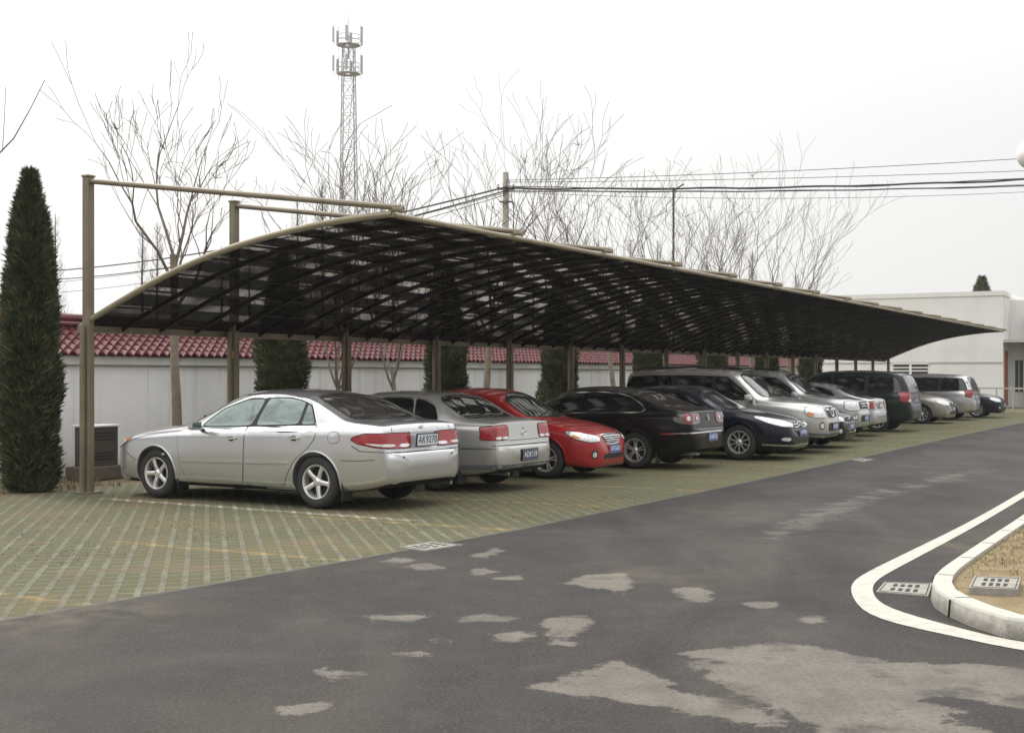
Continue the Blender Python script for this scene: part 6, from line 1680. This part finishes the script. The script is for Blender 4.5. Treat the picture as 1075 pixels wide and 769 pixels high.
# ------------------------------------------------------------------ mast, poles, wires, lamp
def mast():
    sm = simple('galvanised', (.40,.41,.42), .6, .1)
    D = 150; X = (366-CX)/F*D
    r = thing('lattice_mast', 'tall grey lattice telecom mast with two antenna platforms, faint in the haze', 'mast', (X, D, 0), .3)
    MR = .035
    Hz = lambda y: EYE+(HY-y)*D/F
    zt = Hz(48); z2 = Hz(78)
    w0, w1 = 1.15, .62
    wd = lambda z: w0+(w1-w0)*min(1, z/zt)
    C4 = [(-1,-1),(1,-1),(1,1),(-1,1)]
    m = MB()
    for a, b in C4: m.tube([(a*wd(0), b*wd(0), 0), (a*wd(zt), b*wd(zt), zt)], [.09,.06], 6)
    m.build('legs', sm, r)
    m = MB(); n = 20
    for i in range(n):
        za, zb_ = zt*i/n, zt*(i+1)/n
        for k in range(4):
            a, b = C4[k], C4[(k+1) % 4]
            p = lambda c, z: Vector((c[0]*wd(z), c[1]*wd(z), z))
            m.tube([p(a, za), p(b, zb_)], MR, 4, cap=False); m.tube([p(b, za), p(a, zb_)], MR, 4, cap=False); m.tube([p(a, zb_), p(b, zb_)], MR, 4, cap=False)
    m.build('lattice', sm, r)
    for z in (z2, zt):
        m = MB(); ring = lambda rr, zz: [(rr*math.cos(k*math.pi/8), rr*math.sin(k*math.pi/8), zz) for k in range(17)]
        m.lathe([(.4, z), (1.35, z), (1.35, z+.06), (.4, z+.06)], 16, axis='z'); m.tube(ring(1.4, z+.55), .04, 4); m.tube(ring(1.4, z+1.1), .04, 4)
        for k in range(8): a = k*math.pi/4; m.tube([(1.4*math.cos(a), 1.4*math.sin(a), z), (1.4*math.cos(a), 1.4*math.sin(a), z+1.1)], .025, 4)
        m.build('platform', sm, r)
        for k in range(6):
            a = k*math.pi/3+.2; rr = 1.75 if k % 2 else 1.5
            m = MB(); m.tube([(rr*math.cos(a), rr*math.sin(a), z-.4), (rr*math.cos(a), rr*math.sin(a), z+2.3)], .035, 4); o = m.build('antenna_pole', sm, r)
            m = MB(); Mx = Matrix.Translation((rr*1.06*math.cos(a), rr*1.06*math.sin(a), z+1.0)) @ Matrix.Rotation(a, 4, 'Z'); m.box(-.08, .08, -.14, .14, -.8, .9, Mx); m.build('antenna', sm, o)
    m = MB(); m.tube([(0,0,zt), (0,0,Hz(12))], [.06,.02], 5); m.tube([(0,0,zt-1.5),(0,0,zt+1.2)], .12, 6); m.build('lightning_rod', sm, r)

def poles_wires():
    cm = simple('concrete_pole', (.42,.40,.35), .85, var=.15); dm = simple('dark_pole', (.10,.09,.085), .6); wire = simple('wire', (.02,.02,.022), .6)
    D = 42; X = (531-CX)/F*D; H = EYE+(HY-181)*D/F
    r = thing('utility_pole', 'pale concrete utility pole rising behind the canopy with wires crossing it', 'utility pole', (X, D, 0))
    m = MB(); m.tube([(0,0,-.3),(0,0,H)], [.15,.095], 12); m.build('pole', cm, r, smooth=True)
    m = MB(); m.bar((-.28,-.12,H-.55), (.28,-.12,H-.55), .05, .05); m.bar((-.2,-.12,H-.95), (.2,-.12,H-.95), .05, .05); m.build('cross_arm', dm, r)
    m = MB()
    for x in (-.24,.24): m.lathe([(.03, H-.52), (.045, H-.48), (.02, H-.44), (.035, H-.40), (.001, H-.38)], 8, Matrix.Translation((x,-.12,0)), axis='z')
    m.build('insulator', simple('porcelain', (.35,.30,.27), .3), r)
    D2 = 46; X2 = (707-CX)/F*D2; H2 = EYE+(HY-197)*D2/F
    r2 = thing('wire_pole', 'thin dark steel pole with a short slanted arm holding the overhead cables', 'utility pole', (X2, D2, 0))
    m = MB(); m.tube([(0,0,-.2),(0,0,H2)], .04, 8); m.build('pole', dm, r2)
    m = MB(); m.tube([(0,0,H2-.1),(.35,-.05,H2+.12)], .03, 6); m.build('arm', dm, r2)
    # the next pole to the right is out of frame
    XR_, DR = 19.0, 39.5
    r3 = thing('utility_pole', 'concrete utility pole just outside the right edge carrying the cables', 'utility pole', (XR_, DR, 0))
    m = MB(); m.tube([(0,0,-.3),(0,0,9.2)], [.15,.095], 12); m.build('pole', cm, r3, smooth=True)
    m = MB(); m.bar((0,-.3,8.6), (0,.3,8.6), .06, .06); m.build('cross_arm', dm, r3)
    def z_at(px, py, Dq): return EYE+(HY-py)*Dq/F
    def cable(label, A, B, sag, rad, wob=0, seed=0):
        rn = random.Random(seed); pts = []; A = Vector(A); B = Vector(B); n = 48
        for k in range(n+1):
            u_ = k/n; p = A.lerp(B, u_); p.z -= sag*4*u_*(1-u_)
            if wob and 0 < k < n: p.z += wob*math.sin(u_*37+seed)*rn.uniform(.5, 1)
            pts.append(p)
        m = MB(); m.tube(pts, rad, 5); tag(m.build('cable', wire), label, 'cable', 'overhead cables')
    # right-hand span: from pole (531) to the pole beyond the right edge
    for i, (ya, yb, sg, rad, wb, lab) in enumerate(((190,158,.12,.010,0,'topmost thin cable of the right-hand span'), (192,174,.10,.009,0,'second thin cable from the top of the right-hand span'),
                        (198,182,.18,.030,.025,'thick bundled cable in the middle of the right-hand span'), (201,191,.12,.021,.012,'lowest heavy cable of the right-hand span'), (199,187,.22,.008,0,'thin cable between the two heavy cables of the right-hand span'), (196,179,.25,.014,.01,'slack cable just above the thick bundled one in the right-hand span'), (202,194,.30,.007,0,'hair-thin cable hanging lowest in the right-hand span'))):
        A = (X+.0, D-.15, z_at(0, ya, D)); B = (XR_-.1, DR, z_at(0, yb, DR)); cable(lab, A, B, sg, rad, wb, i)
    # left-hand span falling away to the left
    XL_, DL = -34.0, 78.0
    r4 = thing('utility_pole', 'distant concrete utility pole out of view to the left carrying the cables', 'utility pole', (XL_, DL, 0))
    m = MB(); m.tube([(0,0,-.3),(0,0,8.2)], [.15,.095], 12); m.build('pole', cm, r4, smooth=True)
    m = MB(); m.bar((0,-.3,7.6), (0,.3,7.6), .06, .06); m.build('cross_arm', dm, r4)
    for i, (ya, yb, sg, rad, lab) in enumerate(((197,286,.9,.030,'heavy left-hand cable, uppermost, falling away behind the trees'), (201,292,1.1,.024,'second left-hand cable falling away behind the trees'), (203,300,.9,.012,'third thin left-hand cable behind the trees'), (205,306,1.2,.012,'lowest thin left-hand cable behind the trees'))):
        cable(lab, (X, D-.15, z_at(0, ya, D)), (XL_, DL, z_at(0, yb, DL)), sg, rad, 0, i)

def globe_lamp():
    D = 14.2; X = (1084-CX)/F*D; z = EYE+(HY-162)*D/F
    wm = NT('opal_glass'); wm.set(Base_Color=(.85,.85,.84), Roughness=.25); wm.bsdf.inputs['Subsurface Weight'].default_value = .3; wm.bsdf.inputs['Subsurface Scale'].default_value = .1
    pm = simple('lamp_post_paint', (.5,.5,.48), .5)
    r = thing('street_lamp', 'white opal globe garden lamp cut by the right edge, on a post in the verge', 'street lamp', (X, D, .1))
    m = MB(); m.tube([(0,0,0),(0,0,.5),(0,0,.52),(0,0,z-.30)], [.07,.06,.04,.032], 14); m.build('post', pm, r, smooth=True)
    m = MB(); m.lathe([(.03,z-.32),(.07,z-.27),(.075,z-.23),(.05,z-.22)], 20, axis='z'); m.build('globe_holder', simple('copper_collar', (.35,.15,.10), .5), r, smooth=True)
    m = MB(); m.lathe([(.001 if k in (0, 12) else .165*math.sin(math.pi*k/12), z-.1-.165*math.cos(math.pi*k/12)) for k in range(13)], 28, axis='z'); m.build('globe', wm.mat, r, smooth=True, sharp=80)

# ------------------------------------------------------------------ light and camera
def light_camera():
    w = bpy.data.worlds.new('World'); scene.world = w; w.use_nodes = True
    nt = w.node_tree; n = nt.nodes; l = nt.links; bg = n['Background']
    sky = n.new('ShaderNodeTexSky'); sky.sky_type = 'NISHITA'; sky.sun_disc = False
    sky.sun_elevation = R(48); sky.sun_rotation = R(-50); sky.dust_density = 6; sky.air_density = 1.5
    # overcast: a layer of cloud over the clear sky, a little brighter toward the hidden sun
    tc = n.new('ShaderNodeTexCoord')
    dot = n.new('ShaderNodeVectorMath'); dot.operation = 'DOT_PRODUCT'
    nz = n.new('ShaderNodeVectorMath'); nz.operation = 'NORMALIZE'; l.new(tc.outputs['Generated'], nz.inputs[0])
    sd = Vector((-math.sin(R(50))*math.cos(R(48)), math.cos(R(50))*math.cos(R(48)), math.sin(R(48))))
    l.new(nz.outputs[0], dot.inputs[0]); dot.inputs[1].default_value = sd
    mr = n.new('ShaderNodeMapRange'); l.new(dot.outputs['Value'], mr.inputs['Value'])
    mr.inputs['From Min'].default_value = -.1; mr.inputs['From Max'].default_value = .75; mr.inputs['To Min'].default_value = 3.9; mr.inputs['To Max'].default_value = 6.2
    sx_ = n.new('ShaderNodeSeparateXYZ'); l.new(nz.outputs[0], sx_.inputs[0])
    mz = n.new('ShaderNodeMapRange'); mz.interpolation_type = 'SMOOTHSTEP'; l.new(sx_.outputs[2], mz.inputs['Value']); mz.inputs['From Min'].default_value = .16; mz.inputs['From Max'].default_value = .75; mz.inputs['To Min'].default_value = 1.0; mz.inputs['To Max'].default_value = 2.3
    mzz = n.new('ShaderNodeMath'); mzz.operation = 'MULTIPLY'; l.new(mr.outputs[0], mzz.inputs[0]); l.new(mz.outputs[0], mzz.inputs[1])
    nn = n.new('ShaderNodeTexNoise'); nn.inputs['Scale'].default_value = 1.6; nn.inputs['Detail'].default_value = 5; l.new(nz.outputs[0], nn.inputs['Vector'])
    m2 = n.new('ShaderNodeMapRange'); l.new(nn.outputs[0], m2.inputs['Value']); m2.inputs['From Min'].default_value = .3; m2.inputs['From Max'].default_value = .7; m2.inputs['To Min'].default_value = .97; m2.inputs['To Max'].default_value = 1.03
    mu = n.new('ShaderNodeMath'); mu.operation = 'MULTIPLY'; l.new(mzz.outputs[0], mu.inputs[0]); l.new(m2.outputs[0], mu.inputs[1])
    cc = n.new('ShaderNodeCombineXYZ')
    for i, k in enumerate((1.0, 1.0, .992)):
        q = n.new('ShaderNodeMath'); q.operation = 'MULTIPLY'; l.new(mu.outputs[0], q.inputs[0]); q.inputs[1].default_value = k; l.new(q.outputs[0], cc.inputs[i])
    mx = n.new('ShaderNodeMix'); mx.data_type = 'RGBA'; mx.inputs[0].default_value = .92
    l.new(sky.outputs[0], mx.inputs[6]); l.new(cc.outputs[0], mx.inputs[7]); l.new(mx.outputs[2], bg.inputs['Color'])
    bg.inputs['Strength'].default_value = .1
    sl = bpy.data.lights.new('sun', 'SUN'); sl.energy = .9; sl.angle = R(10); sl.color = (1.0, .96, .90)
    so = bpy.data.objects.new('sun', sl); C.objects.link(so); so.rotation_euler = (-sd).to_track_quat('-Z', 'Y').to_euler()
    cam = bpy.data.cameras.new('camera'); co = bpy.data.objects.new('camera', cam); C.objects.link(co)
    co.location = (0, 0, EYE); co.rotation_euler = (R(90), 0, 0)
    cam.sensor_width = 36; cam.lens = F/1075*36; cam.shift_y = (HY-384.5)/1075; cam.clip_end = 3000
    scene.camera = co
    scene.view_settings.view_transform = 'Standard'; scene.view_settings.look = 'None'; scene.view_settings.exposure = .9; scene.view_settings.gamma = 1

def haze():
    m = MB(); m.box(-160, 160, -30, 200, -1.1, 46)
    t = NT('haze_air'); t.n.remove(t.bsdf)
    v = t.node('ShaderNodeVolumePrincipled'); v.inputs['Color'].default_value = (.93,.94,.95,1); v.inputs['Density'].default_value = HAZE; v.inputs['Anisotropy'].default_value = .2
    t.l.new(v.outputs[0], t.n['Material Output'].inputs['Volume'])
    o = m.build('haze', t.mat); o['kind'] = 'stuff'

def ground_bits(k2, KH):
    g1 = simple('green_blade', (.065,.085,.03), .8); g2 = simple('dry_blade', (.27,.21,.105), .85); g3 = simple('straw_blade', (.24,.19,.10), .85)
    rnd = random.Random(3)
    sp = []
    for _ in range(4200):
        t = rnd.uniform(-6, 22); s = rnd.uniform(-2.4, -.45)
        if mnoise.noise(Vector((t*.8, s*.8, 0))) > -.15: sp.append(tuple(W(t, s, -.01)))
    blades('dry_grass', sp, .075, .010, [g1, g2, g3], 'straggly dry grass in the soil strip behind the posts', 1)
    # tufts between the slabs
    sp = []
    for _ in range(26000):
        t = rnd.uniform(-7, 30)**1; s = rnd.uniform(-.4, 7.2)
        if s > linf(EDGE)(t)-.08: continue
        v = mnoise.noise(Vector((t*.6, s*.6, 4)))
        if v > -.05+ (0.25 if t < 0 else 0)*rnd.random(): sp.append(tuple(W(t, s, -.006)))
    blades('paver_grass', sp, .015, .006, [g1, g3, g1], 'short grass growing in the slots of the paving', 2, 1.0)
    sp = []
    inner = [q for p, q in k2]
    for _ in range(30000):
        p = rnd.choice(inner[20:100]); q = p + V*rnd.uniform(-.05, 3.2)**1 + U*rnd.uniform(-.3, .8)
        # keep inside the verge
        poly = [(a.x, a.y) for a in inner]+[(inner[-1].x+30, inner[-1].y-8), (inner[0].x+V.x*40, inner[0].y+V.y*40)]
        if sdf_in(poly, (q.x, q.y)): sp.append((q.x, q.y, KH-.03))
    blades('verge_grass', sp, .026, .006, [g2, g3, g2], 'trampled straw-coloured grass on the verge', 3, 1.3)
def sdf_in(poly, p):
    ins = False; n = len(poly)
    for i in range(n):
        a = poly[i]; b = poly[(i+1) % n]
        if (a[1] > p[1]) != (b[1] > p[1]) and p[0] < (b[0]-a[0])*(p[1]-a[1])/(b[1]-a[1])+a[0]: ins = not ins
    return ins

HAZE = .0004
# ------------------------------------------------------------------ build
k2, KH = ground_all()
carport(); tiled_wall(); meter_box(); building(); mast(); poles_wires(); globe_lamp()
trees(); cypresses(); ground_bits(k2, KH)
q = lambda L, z=0: [gp(x, y, z) for x, y in L]
slab('light concrete drain grate set in the asphalt between the white line and the kerb', q([(920,621.6),(974.4,626.4),(978.7,613),(928.6,611.6)]), -.05, .010, 4, 2)
slab('concrete drain grate on the dry grass verge behind the kerb', [gp(1017,616,.15), gp(1068,618,.15), gp(1072,606,.15), gp(1023,604,.15)], .05, .15, 4, 2)
slab('pale concrete drain slab at the edge of the pavers in front of the second car', q([(418.6,574.3),(445,579),(486.2,572.6),(452.4,569)]), -.05, .012, 3, 3)
slab('small far concrete drain slab at the asphalt edge in front of the off-road wagon', q([(893,483),(905,485),(919,482.4),(905,481)]), -.05, .012, 2, 2)
build_cars()
light_camera()
haze()
